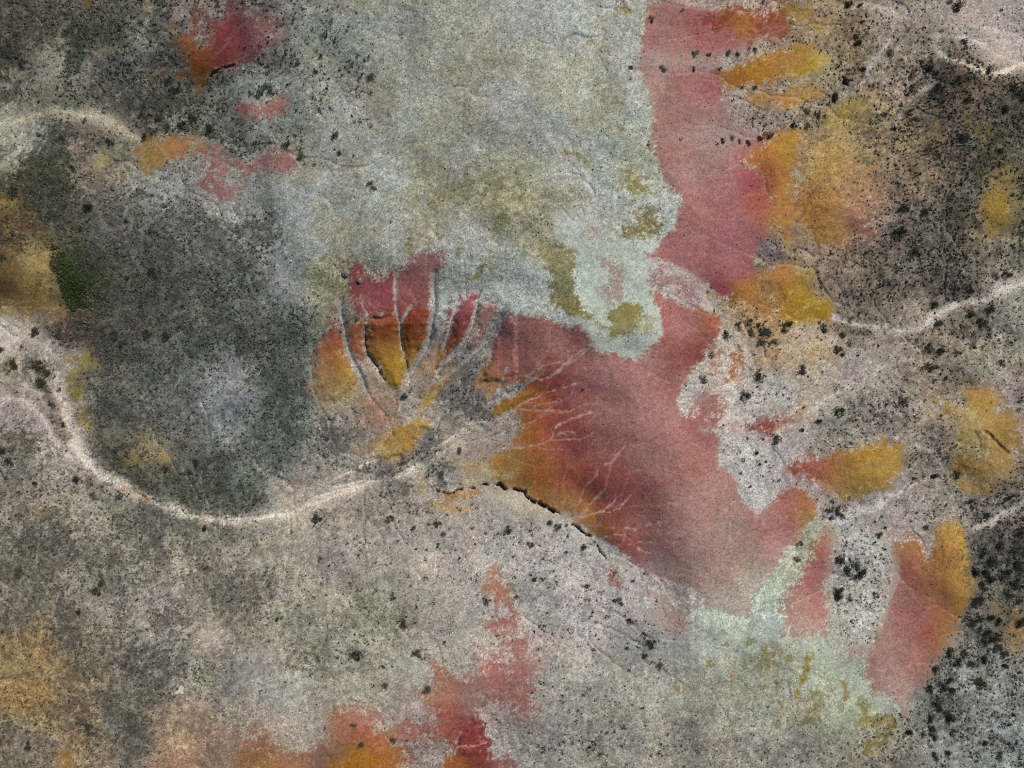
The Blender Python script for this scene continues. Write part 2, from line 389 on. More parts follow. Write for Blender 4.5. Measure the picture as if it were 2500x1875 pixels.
patch(T(1, 4, (190,50),(400,60),(450,150),(560,220),(480,270),(400,200),(250,180)), '96793a', soft=9, op=.9, mot=.25, veg=.1)
patch(T(1, 3, (1800,600),(1950,570),(2100,500),(2230,470),(2230,680),(2000,700),(1800,750)),
      P((1, 3), (1850,660,'97602c'),(2000,650,'94601f'),(2130,580,'9b6f22')), soft=5)
patch(T(1, 4, (-10,460),(150,420),(280,385),(420,390),(470,440),(560,470),(590,540),(480,610),(300,650),(120,685),(-10,680)),
      P((1, 4), (20,600,'a06c20'),(150,560,'95622f'),(260,480,'9a6a3c'),(330,430,'9a7a2c'),(400,560,'94791e'),(500,500,'a38c3a'),(560,530,'b0a068')), soft=5)
patch(T(1, 3, (1990,780),(2230,740),(2230,900),(2080,920),(2000,860)), 'a07642', soft=8, mot=.35, veg=.08)
patch(T(1, 4, (-10,780),(130,760),(330,700),(480,740),(520,800),(400,850),(330,900),(300,950),(120,920),(80,830),(-10,830)), P((1, 4), (150,850,'a0702c'),(300,780,'a07838')), soft=10, mot=.3, veg=.06)
patch(T(1, 4, (560,960),(640,890),(760,850),(850,860),(880,950),(880,1040),(760,1100),(650,1100),(560,1050)), 'a0843a', soft=10, mot=.12, veg=.04)
patch(T(1, 4, (440,1050),(560,1020),(880,1100),(900,1000),(1010,900),(1030,800),(940,760),(860,840)), '90794a', soft=20, op=.8, mot=.5, veg=.12, bare=0)
patch(F((1740,330),(1800,300),(1880,330),(1890,380),(1880,430),(1830,470),(1780,470),(1720,450),(1715,380)),
      P(F, (1780,350,'a07a48'),(1850,400,'98744e'),(1870,420,'9a6a4a'),(1780,430,'9a6a38')), soft=14, op=.9, mot=.3, veg=.05)
patch(F((1600,345),(1625,318),(1690,283),(1725,277),(1733,292),(1722,330),(1712,370),(1708,420),(1740,470),(1750,500),(1735,520),(1712,520),(1700,535),(1680,500),(1660,520),(1650,470),(1660,430),(1640,380),(1605,355)),
      P(F, (1690,320,'a8782c'),(1650,360,'9c6030'),(1700,400,'a0722f'),(1690,440,'9a6634'),(1680,490,'a0733a'),(1660,400,'984f38')), soft=7, raise_by=.25, rw=40)
patch(T(2, 4, (250,360),(300,220),(350,240),(480,460),(420,480),(300,400)), '857668', soft=6, mot=.1, veg=.2, bare=0)
patch(T(2, 4, (-20,420),(100,380),(170,520),(130,600),(-20,640)), '6f6460', soft=8, mot=.1, veg=.25, bare=0)
patch(T(2, 4, (330,220),(400,60),(500,20),(700,60),(850,150),(900,250),(850,330),(740,360),(680,470),(600,490),(480,460),(400,330)),
      P((2, 4), (420,110,'8f5524'),(450,250,'865620'),(480,400,'937022'),(640,350,'996a2c'),(700,150,'9a6238'),(820,260,'7d4a34')), soft=7, raise_by=.35, rw=36)
patch(T(2, 4, (620,40),(900,-60),(1050,-20),(940,80),(900,180),(700,200)), '9a7250', soft=12, op=.8, mot=.25)
patch(T(2, 4, (700,200),(900,180),(930,280),(1000,400),(900,430),(760,380)), '7c5444', soft=10, op=.8, mot=.25, veg=.1)
patch(T(2, 4, (120,500),(280,520),(420,560),(420,640),(240,640),(140,600)), '9a8060', soft=8, op=.7, mot=.35, veg=.08, bare=0)
patch(T(2, 3, (1840,860),(1900,760),(2050,720),(2230,680),(2230,1080),(2100,1000),(1960,960)),
      P((2, 3), (1880,880,'7d5222'),(2000,820,'97622a'),(2150,900,'9a6c2e'),(2150,780,'96663a')), soft=7, mot=.1)
patch(T(2, 4, (-10,720),(100,650),(300,620),(420,640),(420,760),(350,790),(480,880),(580,960),(620,1030),(600,1090),(450,1120),(290,1150),(150,1110),(120,950),(80,850),(60,1000),(-10,960)),
      P((2, 4), (150,700,'a07040'),(200,760,'97602c'),(300,840,'a07c28'),(180,900,'9a6a28'),(400,950,'a07c22'),(300,1060,'967320'),(560,1030,'94741c'),(30,850,'8f6a48'),(330,680,'a0804a')), soft=5, raise_by=.35, rw=40)
patch(T(2, 3, (1190,560),(1300,590),(1430,640),(1560,720),(1660,800),(1690,880),(1750,940),(1750,1020),(1660,1010),(1500,1000),(1420,920),(1300,840),(1220,830),(1180,740),(1200,650)), 'ab9c96', soft=5, op=.95, mot=.08, veg=.03)
for q in (((1200,760),(1400,740),(1620,760),(1640,800),(1450,800),(1250,810)), ((1220,660),(1330,640),(1340,690),(1230,700)), ((1420,840),(1560,850),(1600,900),(1500,900)), ((1560,930),(1640,950),(1650,1000),(1590,980))):
    patch(T(2, 3, *q), '976e67', soft=6, op=.85, mot=.2)

# --- the central red saddle down to the orange foot
R2 = F((1085,690),(1097,683),(1120,675),(1136,690),(1171,682),(1217,701),(1240,706),(1256,698),(1271,723),(1287,754),(1327,767),(1363,777),(1381,769),(1399,744),(1422,739),(1432,718),(1432,688),(1420,667),(1404,642),(1406,630),(1430,626),(1460,647),(1481,667),(1522,669),(1542,672),(1558,680),(1560,698),(1548,726),(1532,749),(1514,777),(1496,800),(1476,831),(1466,879),(1476,898),(1491,892),(1520,905),(1547,931),(1555,946),(1557,972),(1555,1008),(1583,1018),(1596,1048),(1606,1079),(1619,1102),(1637,1107),(1661,1092),(1684,1066),(1722,1045),(1748,1061),(1768,1099),(1761,1122),(1740,1127),(1732,1160),(1704,1181),(1684,1212),(1666,1247),(1630,1286),(1614,1337),(1578,1332),(1548,1319),(1517,1321),(1514,1285),(1481,1268),(1430,1250),(1404,1234),(1368,1215),(1343,1194),(1317,1174),(1292,1163),(1261,1143),(1240,1127),(1240,1117),(1210,1109),(1173,1094),(1137,1076),(1132,1061),(1096,1058),(1073,1043),(1050,1045),(1058,1028),(1058,987),(1073,977),(1097,970),(1102,946),(1123,925),(1120,907),(1105,889),(1080,890),(1056,900),(1073,877),(1115,856),(1130,838),(1110,822),(1061,765),(1073,729))
patch(R2, P(F, (1110,720,'8e5f58'),(1200,740,'96635c'),(1300,800,'9b6a63'),(1400,800,'9d6d66'),(1480,700,'9a645e'),(1530,690,'94553f'),(1500,770,'85473f'),(1470,810,'8a504a'),(1150,790,'8a4a48'),(1110,770,'904f48'),(1190,830,'7e3a33'),(1120,830,'8f5030'),(1150,840,'94552a'),(1240,840,'84504c'),(1320,880,'94645d'),(1400,880,'9b6c65'),(1450,930,'976660'),(1520,900,'905450'),(1110,870,'966227'),(1160,880,'95502c'),(1200,920,'8a4038'),(1130,940,'97602a'),(1170,960,'96532c'),(1230,960,'8a4440'),(1300,960,'8c5650'),(1400,980,'986a62'),(1500,1000,'97635a'),(1100,1000,'a07436'),(1160,1020,'985a30'),(1230,1040,'924a34'),(1080,1030,'9d7538'),(1150,1070,'946428'),(1220,1090,'96622e'),(1290,1050,'8c4038'),(1340,1060,'7d4444'),(1330,1100,'743a3a'),(1260,1120,'9a6c2c'),(1300,1140,'966030'),(1310,1120,'8c4c38'),(1340,1170,'8a4038'),(1390,1140,'8a5450'),(1360,1200,'855049'),(1430,1150,'8f635c'),(1500,1080,'976e66'),(1560,1060,'9a746a'),(1500,1180,'95746c'),(1600,1150,'987a70'),(1650,1120,'946860'),(1700,1080,'8f5a54'),(1740,1080,'95603c'),(1755,1115,'9a7040'),(1680,1140,'955f58'),(1580,1240,'957a6e'),(1500,1240,'8f7268'),(1620,1260,'9a8a7c'),(1680,1190,'98756c'),(1430,1220,'8a6860')), soft=6, crisp=True)
patch(T(3, 3, (1570,150),(1640,100),(1740,70),(1830,130),(1880,190),(1800,290),(1780,400),(1700,420),(1560,330)), '936059', soft=8, mot=.08)
patch(T(3, 3, (1640,410),(1740,400),(1760,440),(1700,440)), 'aa9d96', soft=6, op=.8, mot=.2)
patch(T(3, 3, (1870,380),(1950,350),(1970,420),(1900,440)), '9a7a70', soft=9, op=.8, mot=.25)
patch(T(3, 3, (2010,380),(2080,330),(2130,310),(2230,340),(2230,470),(2120,450),(2020,430)), '7d3a34', soft=9)
patch(T(3, 4, (-10,330),(150,320),(250,280),(330,200),(420,260),(330,340),(150,450),(60,480),(-10,450)), P((3, 4), (50,400,'803834'),(150,380,'95604f'),(330,260,'a08060')), soft=10, mot=.15, veg=.06)
patch(T(3, 4, (440,1370),(560,1280),(620,1300),(600,1400),(600,1640),(560,1700),(540,1760),(600,1830),(580,1960),(590,2160),(430,2180),(250,2160),(220,2090),(180,1950),(200,1770),(320,1680),(340,1600)),
      P((3, 4), (520,1400,'955a44'),(480,1560,'8f5852'),(430,1690,'8f5650'),(330,1860,'997468'),(480,1910,'95685c'),(350,2090,'9a8274')), soft=8, mot=.06)
patch(T(3, 4, (560,1200),(640,1230),(600,1300),(500,1340),(450,1370)), '9c8262', soft=10, op=.8, mot=.4, veg=.08)

patch(F((1440,1235),(1520,1215),(1620,1215),(1680,1225),(1660,1290),(1620,1345),(1540,1345),(1500,1310)), P(F, (1480,1250,'93776c'),(1560,1240,'967d71'),(1620,1270,'999080'),(1560,1330,'9aa091')), soft=22, op=.75, mot=.12)
# --- right-hand red bed with its yellow rim
R5 = T(3, 4, (1110,1330),(1190,1350),(1240,1280),(1330,1350),(1400,1510),(1440,1470),(1480,1250),(1560,1170),(1640,1170),(1720,1270),(1750,1400),(1770,1560)) + T(4, 4, (1800,80),(1790,180),(1740,330),(1680,380),(1680,480),(1630,560),(1620,630),(1540,650),(1500,740),(1450,840),(1400,930),(1360,980),(1380,1060),(1280,1010),(1230,1080),(1270,1180),(1240,1230),(1190,1180),(1100,1070),(1040,1030),(940,1020),(920,930),(880,880),(900,640),(950,590),(920,480),(990,440),(1000,370),(1060,300),(1100,200),(1030,120),(1100,110),(1140,40)) + T(3, 4, (1140,1659),(1130,1500),(1090,1450))
patch(R5, P((3, 4), (1200,1450,'90603e'),(1250,1600,'8a5040'),(1350,1560,'93603a'),(1600,1250,'a07a38'),(1700,1400,'a07c36'),(1550,1500,'966536'),(1650,1600,'9a7030')) +
      P((4, 4), (1200,80,'845248'),(1450,100,'8f5c38'),(1700,100,'9a7030'),(1760,150,'9a7838'),(1250,250,'80524e'),(1350,350,'7d4a46'),(1550,300,'8a5438'),(1680,300,'95682c'),(1200,450,'8d5e58'),(1400,500,'84463c'),(1560,550,'8a5c28'),(1100,600,'957066'),(1300,700,'90645c'),(1450,700,'8a4e38'),(1100,850,'94736a'),(1350,850,'8f5f52'),(1200,1000,'957c72')), soft=5, raise_by=.25, rw=40)
patch(T(3, 4, (1690,1160),(1760,1220),(1745,1330),(1725,1260)), 'a8a898', soft=6)
patch(T(4, 4, (660,620),(760,560),(900,560),(880,700),(760,740),(660,720)), '987f74', soft=10, op=.8, mot=.25)

# --- right-hand ochre beds
patch(T(3, 4, (200,760),(300,690),(380,640),(500,650),(640,600),(760,560),(920,520),(1020,480),(1070,530),(1180,520),(1170,700),(1120,800),(1060,880),(900,920),(760,980),(680,990),(620,940),(480,880),(380,800)),
      P((3, 4), (250,750,'8a4c3a'),(430,710,'8c4c40'),(430,800,'94583c'),(620,700,'915c34'),(780,650,'96682a'),(700,850,'9a703a'),(950,600,'9a7226'),(1050,700,'a07e3c'),(850,800,'977534'),(700,960,'a08044')), soft=7, mot=.05, raise_by=.2, rw=36)
patch(T(3, 4, (1420,90),(1500,150),(1680,190),(1720,100),(1830,60),(1960,90),(2000,170),(1990,260),(2100,280),(2170,360),(2180,500),(2140,600),(2100,760),(1980,830),(1880,840),(1720,790),(1640,740),(1640,650),(1830,690),(1850,640),(1820,500),(1700,520),(1680,350),(1500,260),(1430,180)),
      P((3, 4), (1560,190,'9a7434'),(1840,150,'a27a38'),(1900,250,'a5803c'),(1800,300,'b09a68'),(1750,400,'a58a50'),(1950,400,'98763a'),(2050,450,'8f7038'),(1900,550,'9a8048'),(2080,560,'997040'),(1900,700,'967444'),(1720,740,'846028'),(2000,780,'9a8048')), soft=10, mot=.08, raise_by=.3, rw=40)
patch(T(3, 4, (1580,820),(1700,820),(1800,870),(1980,910),(1940,960),(1780,960),(1700,900)), '9e7a3e', soft=8, mot=.2, veg=.08)
patch(T(3, 4, (1330,200),(1480,260),(1680,330),(1640,370),(1480,340),(1340,320)), 'a5946c', soft=14, op=.8, mot=.35, veg=.08, bare=0)
stroke(T(3, 4, (1810,420),(1840,500),(1860,640)), 4, '87703c', .6, carve=.10, cw=10)
stroke(T(3, 4, (1890,410),(1960,500),(2080,610)), 5, '7a5f2e', .7, carve=.28, cw=14)
patch(T(2, 4, (-10,1300),(200,1230),(420,1180),(600,1220),(580,1450),(400,1480),(200,1500),(-10,1480)), P((2, 4), (200,1280,'b09c80'),(100,1400,'b08a60'),(450,1400,'b09060'),(300,1300,'ada088')), soft=18, op=.85, mot=.25, veg=.07, bare=.3)
patch(T(2, 3, (1740,1320),(1790,1330),(1760,1540),(1720,1500)), 'a57a5c', soft=6, op=.8, mot=.15)
patch(T(2, 3, (1870,1380),(1950,1360),(1960,1450),(1930,1600),(1870,1600),(1850,1480)), '94603c', soft=6, mot=.1)
patch(T(2, 3, (2080,1460),(2212,1420),(2212,1500),(2120,1510)), 'b08e62', soft=12, op=.7, mot=.3)
patch(T(2, 4, (1840,120),(1920,0),(2080,0),(2110,120),(2080,240),(1980,340),(1920,400),(1880,250)), '967630', soft=8, mot=.12, veg=.05)
patch(T(1, 4, (1850,1659),(1920,1600),(2000,1400),(2120,1450),(2100,1600),(2050,1659)), '85703c', soft=12, mot=.3, veg=.15)
patch(T(1, 4, (1700,1020),(1740,980),(1850,1120),(1940,1030),(1950,1120),(1860,1220),(1830,1140)), '8a7638', soft=10, mot=.3, veg=.15)
patch(T(1, 4, (1440,1110),(1480,1050),(1550,1200),(1500,1230)), '8a7440', soft=8, mot=.3, veg=.15)
patch(T(1, 4, (1330,1430),(1430,1430),(1500,1520),(1400,1500)), '8a6c38', soft=8, mot=.2, veg=.1)
patch(T(1, 4, (700,440),(800,400),(860,470),(790,570),(730,540)), '8a733c', soft=9, op=.8, mot=.4, veg=.15, bare=0)
patch(T(4, 4, (1930,300),(2000,290),(2040,400),(2230,280),(2230,700),(2080,720),(2010,620),(2000,450)), '8f7240', soft=12, op=.9, mot=.35, veg=.12)
patch(T(4, 4, (1880,220),(2000,240),(1950,300),(1860,300)), '8a7c5c', soft=12, op=.7, mot=.3, veg=.1, bare=0)
patch(T(1, 4, (1500,100),(1700,130),(2300,60),(2300,520),(1950,480),(1800,330),(1550,280)), 'a3988e', soft=26, op=.75, mot=.25, veg=.06, bare=.3)
patch(T(1, 4, (980,110),(1120,60),(1220,110),(1130,170)), 'a8a59a', soft=20, op=.7, mot=.3, veg=.04, bare=.3)

# --- broad speckled grounds
patch(F((1735,250),(1800,225),(1880,240),(1900,300),(1905,380),(1930,420),(1900,470),(1860,500),(1800,520),(1740,520),(1710,440),(1715,340)), P(F, (1780,260,'94814e'),(1780,340,'a07c40'),(1860,300,'8f7c50'),(1860,400,'9a7450'),(1900,440,'8f6a50'),(1770,450,'98703c'),(1840,480,'80604a')), soft=22, op=.8, mot=.36, veg=.07, bare=.3)
patch(F((1690,540),(1760,520),(1850,520),(1880,600),(1800,640),(1740,600)), '84705a', soft=22, op=.7, mot=.45, veg=.16, bare=0)
patch(T(3, 4, (620,1230),(900,1200),(1060,1300),(1080,1450),(1120,1600),(1120,1760),(1030,1880),(1060,2000),(980,2110),(900,2240),(740,2200),(600,2180),(590,1900),(620,1800),(560,1740),(600,1600)), '9a978e', soft=12, op=.85, mot=.08, veg=.2, bare=0)
patch(T(4, 4, (1500,760),(1700,640),(2000,640),(2400,760),(2400,2000),(1300,2000),(1420,1500),(1200,1380),(1300,1240),(1380,1060)), P((4, 4), (1800,900,'73756e'),(2100,1100,'767973'),(1700,1500,'777a74'),(2100,1600,'7a7d78'),(1450,1500,'7c7d75')), soft=18, op=.85, mot=.08, veg=.22, bare=0)
patch(T(4, 4, (1760,330),(1900,260),(2000,640),(1700,660),(1560,680),(1640,560),(1700,440)), '8a857a', soft=14, op=.8, mot=.1, veg=.2, bare=0)
patch(T(3, 4, (1780,1260),(2000,1180),(2400,1100),(2400,1900),(2000,1900),(1830,1750),(1780,1560)), P((3, 4), (1950,1450,'4f4c45'),(2150,1400,'46433d'),(2000,1750,'6a665c'),(2180,1700,'5a574f')), soft=18, op=.8, mot=.12, veg=.4, bare=0)
patch(T(2, 2, (170,650),(300,610),(420,700),(520,900),(530,1020),(380,1090),(220,1060),(280,900),(230,760)), '8a8c86', soft=16, op=.8, mot=.22, veg=.1, bare=0)
patch(T(2, 2, (200,1130),(480,1120),(520,1280),(460,1500),(440,1800),(100,1800),(60,1400)), '53574f', soft=22, op=.7, mot=.15, veg=.4, bare=0)
patch(F((560,960),(640,930),(720,900),(740,960),(680,1010),(600,1040),(540,1010)), '5f635c', soft=22, op=.6, mot=.2, veg=.35, bare=0)
patch(T(3, 3, (1500,0),(1650,60),(1900,100),(2212,0),(2300,120),(2100,300),(1900,260),(1880,180),(1740,60),(1600,110),(1550,180),(1470,220)), 'a09c94', soft=14, op=.7, mot=.1, veg=.06, bare=0)
patch(T(3, 3, (1790,480),(1900,450),(2100,470),(2300,560),(2300,820),(2160,1040),(2090,1090),(2000,1000),(1940,830),(1850,740),(1800,700)), 'a5a19c', soft=9, op=.85, mot=.06, veg=.07, bare=0)
patch(T(3, 3, (-200,1150),(200,1130),(480,1160),(640,1330),(900,1500),(1150,1640),(1300,1800),(1100,2200),(700,2300),(200,2200),(-300,1900),(-400,1500)), P((3, 3), (100,1300,'98948a'),(500,1500,'a09c96'),(0,1700,'9a938a'),(500,1900,'9f9a94'),(800,1700,'9a958e')), soft=40, op=.7, mot=.05, veg=.14, bare=0)

# --- the fan of red and orange tongues
patch(T(2, 2, (540,620),(620,560),(740,700),(720,980),(640,1100),(560,1150),(540,900)), '7f7c60', soft=12, op=.8, mot=.1, veg=.06, bare=0)
patch(T(2, 2, (830,640),(890,670),(990,730),(1080,720),(1170,680),(1260,600),(1350,540),(1450,520),(1580,550),(1540,680),(1510,900),(1490,1000),(1500,1060),(1250,1060),(1190,1020),(960,1060),(870,1050),(840,950),(800,880)),
      P((2, 2), (900,800,'7d3d3f'),(1060,850,'7a3a40'),(1100,1000,'80403f'),(950,950,'86494a'),(1300,800,'87504e'),(1450,620,'8c625c'),(1400,900,'895350'),(1350,1000,'84413a')), soft=6)
patch(T(2, 2, (600,1230),(640,1140),(690,1040),(720,1100),(740,1280),(790,1400),(850,1500),(890,1590),(840,1680),(700,1800),(560,1760),(500,1659),(480,1500),(520,1300)),
      P((2, 2), (690,1080,'8a6058'),(640,1220,'86433e'),(650,1300,'8a4a2a'),(680,1400,'96602a'),(800,1550,'a5792c'),(620,1550,'9d7040'),(520,1420,'90665a'),(640,1750,'a28a60')), soft=8, raise_by=.5, rw=24)
patch(T(2, 2, (790,1150),(850,1110),(940,1080),(940,1250),(930,1320),(960,1400),(880,1420),(830,1330)), '94583a', soft=6, mot=.1, raise_by=.3)
patch(T(2, 2, (960,1060),(1080,1060),(1190,1020),(1230,1120),(1240,1300),(1290,1480),(1290,1560),(1250,1659),(1205,1720),(1170,1680),(1110,1590),(1040,1480),(960,1360),(940,1280),(940,1150)),
      P((2, 2), (1080,1100,'86422a'),(1080,1200,'8f4f2a'),(1100,1320,'966428'),(1150,1450,'9c7428'),(1200,1600,'967424')), soft=3.5, raise_by=.65, rw=26)
patch(T(2, 2, (1240,1120),(1330,1000),(1490,1000),(1500,1150),(1460,1300),(1400,1380),(1310,1500),(1290,1440),(1250,1250)),
      P((2, 2), (1400,1080,'80382c'),(1380,1200,'8a4828'),(1330,1350,'8f5e24'),(1310,1450,'90702a')), soft=3.5, raise_by=.5, rw=26)
patch(T(2, 2, (1740,910),(1880,870),(1890,980),(1830,1130),(1760,1280),(1680,1370),(1580,1470),(1545,1440),(1610,1330),(1650,1230),(1680,1060)),
      P((2, 2), (1800,980,'8a4a4a'),(1750,1120,'7d3838'),(1680,1280,'8a4426'),(1590,1430,'95622a')), soft=5, raise_by=.5, rw=22)
patch(T(2, 2, (1640,960),(1700,920),(1720,940),(1660,1100),(1640,1200),(1590,1240),(1610,1100)), '87504c', soft=5, mot=.1, raise_by=.3)
patch(T(2, 2, (1900,930),(2060,950),(2080,1020),(1990,1150),(1900,1320),(1830,1350),(1800,1300),(1880,1150)), '8a6058', soft=7, mot=.2, raise_by=.4)
patch(T(2, 2, (1990,1390),(2050,1230),(2100,1130),(2150,1050),(2230,1080),(2230,1560),(2080,1640),(1900,1610),(1950,1500)),
      P((2, 2), (2080,1250,'8f5f5c'),(2000,1380,'8e4a44'),(2120,1400,'96685f'),(1980,1500,'985f40'),(1900,1600,'9c6a3a')), soft=5, raise_by=.5)
patch(T(2, 2, (1500,1480),(1560,1370),(1600,1340),(1560,1480),(1540,1560),(1520,1560)), '97652c', soft=4)
patch(T(2, 2, (1620,1560),(1780,1430),(1880,1380),(1900,1420),(1780,1520),(1700,1640),(1600,1680)), '9c7650', soft=8, mot=.3, veg=.08)
patch(T(3, 2, (1340,250),(1400,200),(1440,130),(1500,50),(1560,0),(1640,-20),(1560,80),(1540,160),(1500,200),(1420,250)), '9a7436', soft=5, mot=.12)
patch(T(3, 2, (1170,430),(1220,380),(1280,320),(1400,310),(1490,310),(1510,390),(1420,420),(1380,480),(1340,560),(1280,640),(1180,650),(1080,660),(960,650),(1060,570),(1100,520)),
      P((3, 2), (1350,380,'a07834'),(1250,480,'9a7436'),(1320,550,'a26f36'),(1120,600,'b09a5c')), soft=6, mot=.05, raise_by=.4)
patch(T(3, 2, (1990,290),(2050,220),(2230,130),(2230,230),(2120,260),(2050,300)), '94702a', soft=4)
patch(T(3, 2, (880,180),(1000,150),(1150,190),(1200,250),(1150,300),(960,360),(920,280)), '98704f', soft=10, mot=.3, veg=.06)
patch(T(3, 2, (880,600),(1000,500),(1060,480),(1000,560),(920,640)), '9c7a5c', soft=8, mot=.3, veg=.04)
patch(T(3, 2, (1370,790),(1420,800),(1440,870),(1490,1000),(1600,1050),(1650,1050),(1820,1060),(1810,1090),(1700,1090),(1620,1080),(1500,1050),(1440,960),(1390,860)), 'aa8448', soft=6, mot=.25, veg=.04)
patch(T(3, 2, (1620,960),(1720,930),(1880,900),(1960,900),(1900,940),(1780,980),(1660,990)), 'a07038', soft=5, mot=.1)
patch(T(3, 2, (1780,870),(1850,830),(1960,770),(2010,850),(1900,880)), 'ada07a', soft=8)
patch(T(3, 2, (1990,920),(2300,940),(2300,1100),(2150,1120),(2050,1040)), 'ada28a', soft=14, op=.85, mot=.2, veg=.05)
patch(T(3, 3, (0,930),(150,990),(320,1090),(540,1150),(540,1200),(300,1130),(100,1060),(0,1010)), 'ada088', soft=8, op=.85, mot=.15, veg=.04)
patch(T(3, 2, (1720,720),(1840,690),(1870,720),(1800,760),(1720,740)), 'a07c48', soft=7, mot=.1)

# --- upper left
UL = (0, 0, 1.41)
for q, c, vg, op in (
        (((-100,-100),(250,-100),(250,0),(240,60),(150,110),(100,180),(60,240),(-100,300)), '4a483d', .5, .8),
        (((240,70),(220,130),(215,200),(190,280),(130,330),(60,380),(-60,430),(-60,390),(70,330),(110,230),(170,140)), '827e6d', .08, .85),
        (((220,110),(300,60),(340,80),(330,130),(340,180),(280,260),(240,290),(200,280),(215,200)), '3f4436', .55, .85),
        (((350,60),(420,20),(480,50),(470,110),(400,130),(360,160)), '44463a', .5, .8),
        (((-60,350),(60,270),(130,230),(100,280),(40,350),(-60,380)), '504d48', .35, .75),
        (((160,350),(260,290),(320,300),(260,340),(190,380)), '66625c', .2, .7),
        (((330,180),(450,140),(600,160),(620,250),(450,260),(330,260)), '62635a', .3, .6),
        (((300,330),(330,260),(500,270),(600,270),(650,290),(640,360),(600,400),(480,420),(380,380)), '4f4e46', .5, .8),
        (((480,340),(560,300),(620,280),(650,350),(600,400),(500,410)), '383b2f', .6, .8),
        (((480,430),(600,400),(740,440),(760,480),(640,470),(500,490)), '5c5648', .4, .7),
        (((180,400),(300,380),(400,400),(470,450),(490,500),(400,460),(300,425),(200,430)), '989079', .08, .8),
        (((-60,420),(180,400),(170,470),(60,560),(-60,610)), '79786b', .15, .8),
        (((170,450),(230,430),(240,520),(270,600),(250,700),(180,760),(60,690),(20,640),(60,570)), '3e4034', .55, .85),
        (((230,440),(300,440),(340,560),(330,700),(280,660),(260,560)), '685e53', .2, .7),
        (((330,480),(470,460),(480,600),(500,650),(400,650),(330,590)), '7b7562', .2, .7),
        (((300,700),(480,640),(560,690),(620,740),(560,860),(420,900),(300,860)), '4f5049', .45, .7),
        (((660,780),(800,740),(920,740),(960,820),(860,900),(700,880)), '54564e', .45, .7),
        (((760,440),(860,430),(900,520),(820,540),(760,500)), '606159', .35, .7),
        (((720,280),(880,230),(960,200),(940,300),(830,340),(720,350)), '73776e', .25, .6),
        (((900,330),(1060,300),(1200,380),(1100,460),(940,480)), '7e8278', .18, .6)):
    patch(Q(*UL, *q), c, soft=9, op=op, mot=.08, veg=vg, bare=0)
patch(T(1, 1, (1500,290),(1600,300),(1700,400),(1800,300),(1820,200),(1900,150),(1960,80),(2080,100),(2150,160),(2230,200),(2230,400),(2100,500),(1950,560),(1850,590),(1760,640),(1720,720),(1660,800),(1620,790),(1640,700),(1620,660),(1500,640),(1460,620),(1560,540),(1600,470),(1540,400)),
      P((1, 1), (1560,340,'8a5030'),(1700,480,'7f4620'),(1650,600,'84481c'),(1660,720,'8a5424'),(1850,500,'70322a'),(1900,400,'6e2e2e'),(1950,250,'723236'),(2050,160,'764042'),(2130,300,'704040'),(2000,500,'75403e')), soft=9, mot=.1)
for q in (((870,60),(800,130),(730,200)), ((810,40),(750,100),(690,170)), ((920,110),(860,170),(800,230)), ((760,30),(700,90),(660,130))):
    stroke(Q(*UL, *q), 5, '7d6e6a', .55, soft=5, mot=.2)
patch(T(1, 2, (-10,140),(120,180),(220,200),(200,340),(100,360),(-10,380)), '7f5650', soft=12, mot=.25, veg=.1)
for q, c in ((((1640,130),(1740,80),(1760,60),(1700,160),(1630,180)), '7a3a28'), (((1440,20),(1600,0),(1560,40),(1480,60)), '7a4420'), (((1600,220),(1700,210),(1720,270),(1640,280)), '7d4a3c'), (((1420,250),(1500,210),(1480,260)), '8a5a34'), (((680,20),(720,0),(800,0),(780,40),(700,80)), '7a5c2c'), (((1180,60),(1260,30),(1270,120),(1220,140)), '806836'), (((860,160),(920,140),(900,210)), '7a6030'), (((1250,610),(1400,570),(1420,640),(1300,660)), '7d6248')):
    patch(T(1, 1, *q), c, soft=8, op=.85, mot=.25, veg=.1)
patch(F((514,233),(540,226),(575,218),(610,204),(633,195),(638,205),(615,243),(590,252),(560,262),(549,261),(535,246)), P(F, (540,240,'8c5a56'),(590,235,'8f5f58'),(625,205,'967a70')), soft=6, mot=.08)
patch(T(1, 1, (1150,1300),(1200,1220),(1300,1160),(1420,1130),(1560,1140),(1650,1170),(1720,1200),(1760,1260),(1780,1400),(1790,1500),(1760,1600),(1700,1600),(1710,1400),(1690,1290),(1640,1270),(1560,1330),(1400,1380),(1290,1440),(1250,1500),(1200,1460)),
      P((1, 1), (1200,1320,'98763a'),(1250,1420,'957440'),(1420,1230,'96703a'),(1520,1280,'8f5f42'),(1620,1200,'9a7a50'),(1730,1380,'8f5c52'),(1740,1550,'8e5e56')), soft=7, mot=.08)
patch(T(1, 1, (1800,1200),(1880,1240),(1900,1340),(1920,1400),(1880,1500),(1900,1560),(2040,1580),(1980,1659),(1880,1680),(1760,1640),(1740,1590),(1820,1560),(1850,1450),(1800,1300)), '8f6660', soft=7, mot=.12)
patch(F((512,350),(538,346),(559,333),(600,328),(633,333),(638,353),(630,371),(590,366),(574,353),(549,369),(522,379)), '8f605a', soft=6, mot=.1)
patch(T(1, 1, (780,1400),(840,1330),(900,1280),(920,1340),(860,1390)), '8f8050', soft=8, mot=.25, veg=.12)
patch(T(2, 1, (0,150),(200,130),(360,250),(330,380),(150,500),(0,520)), '54422c', soft=24, op=.85, mot=.05, veg=.2, bare=0)
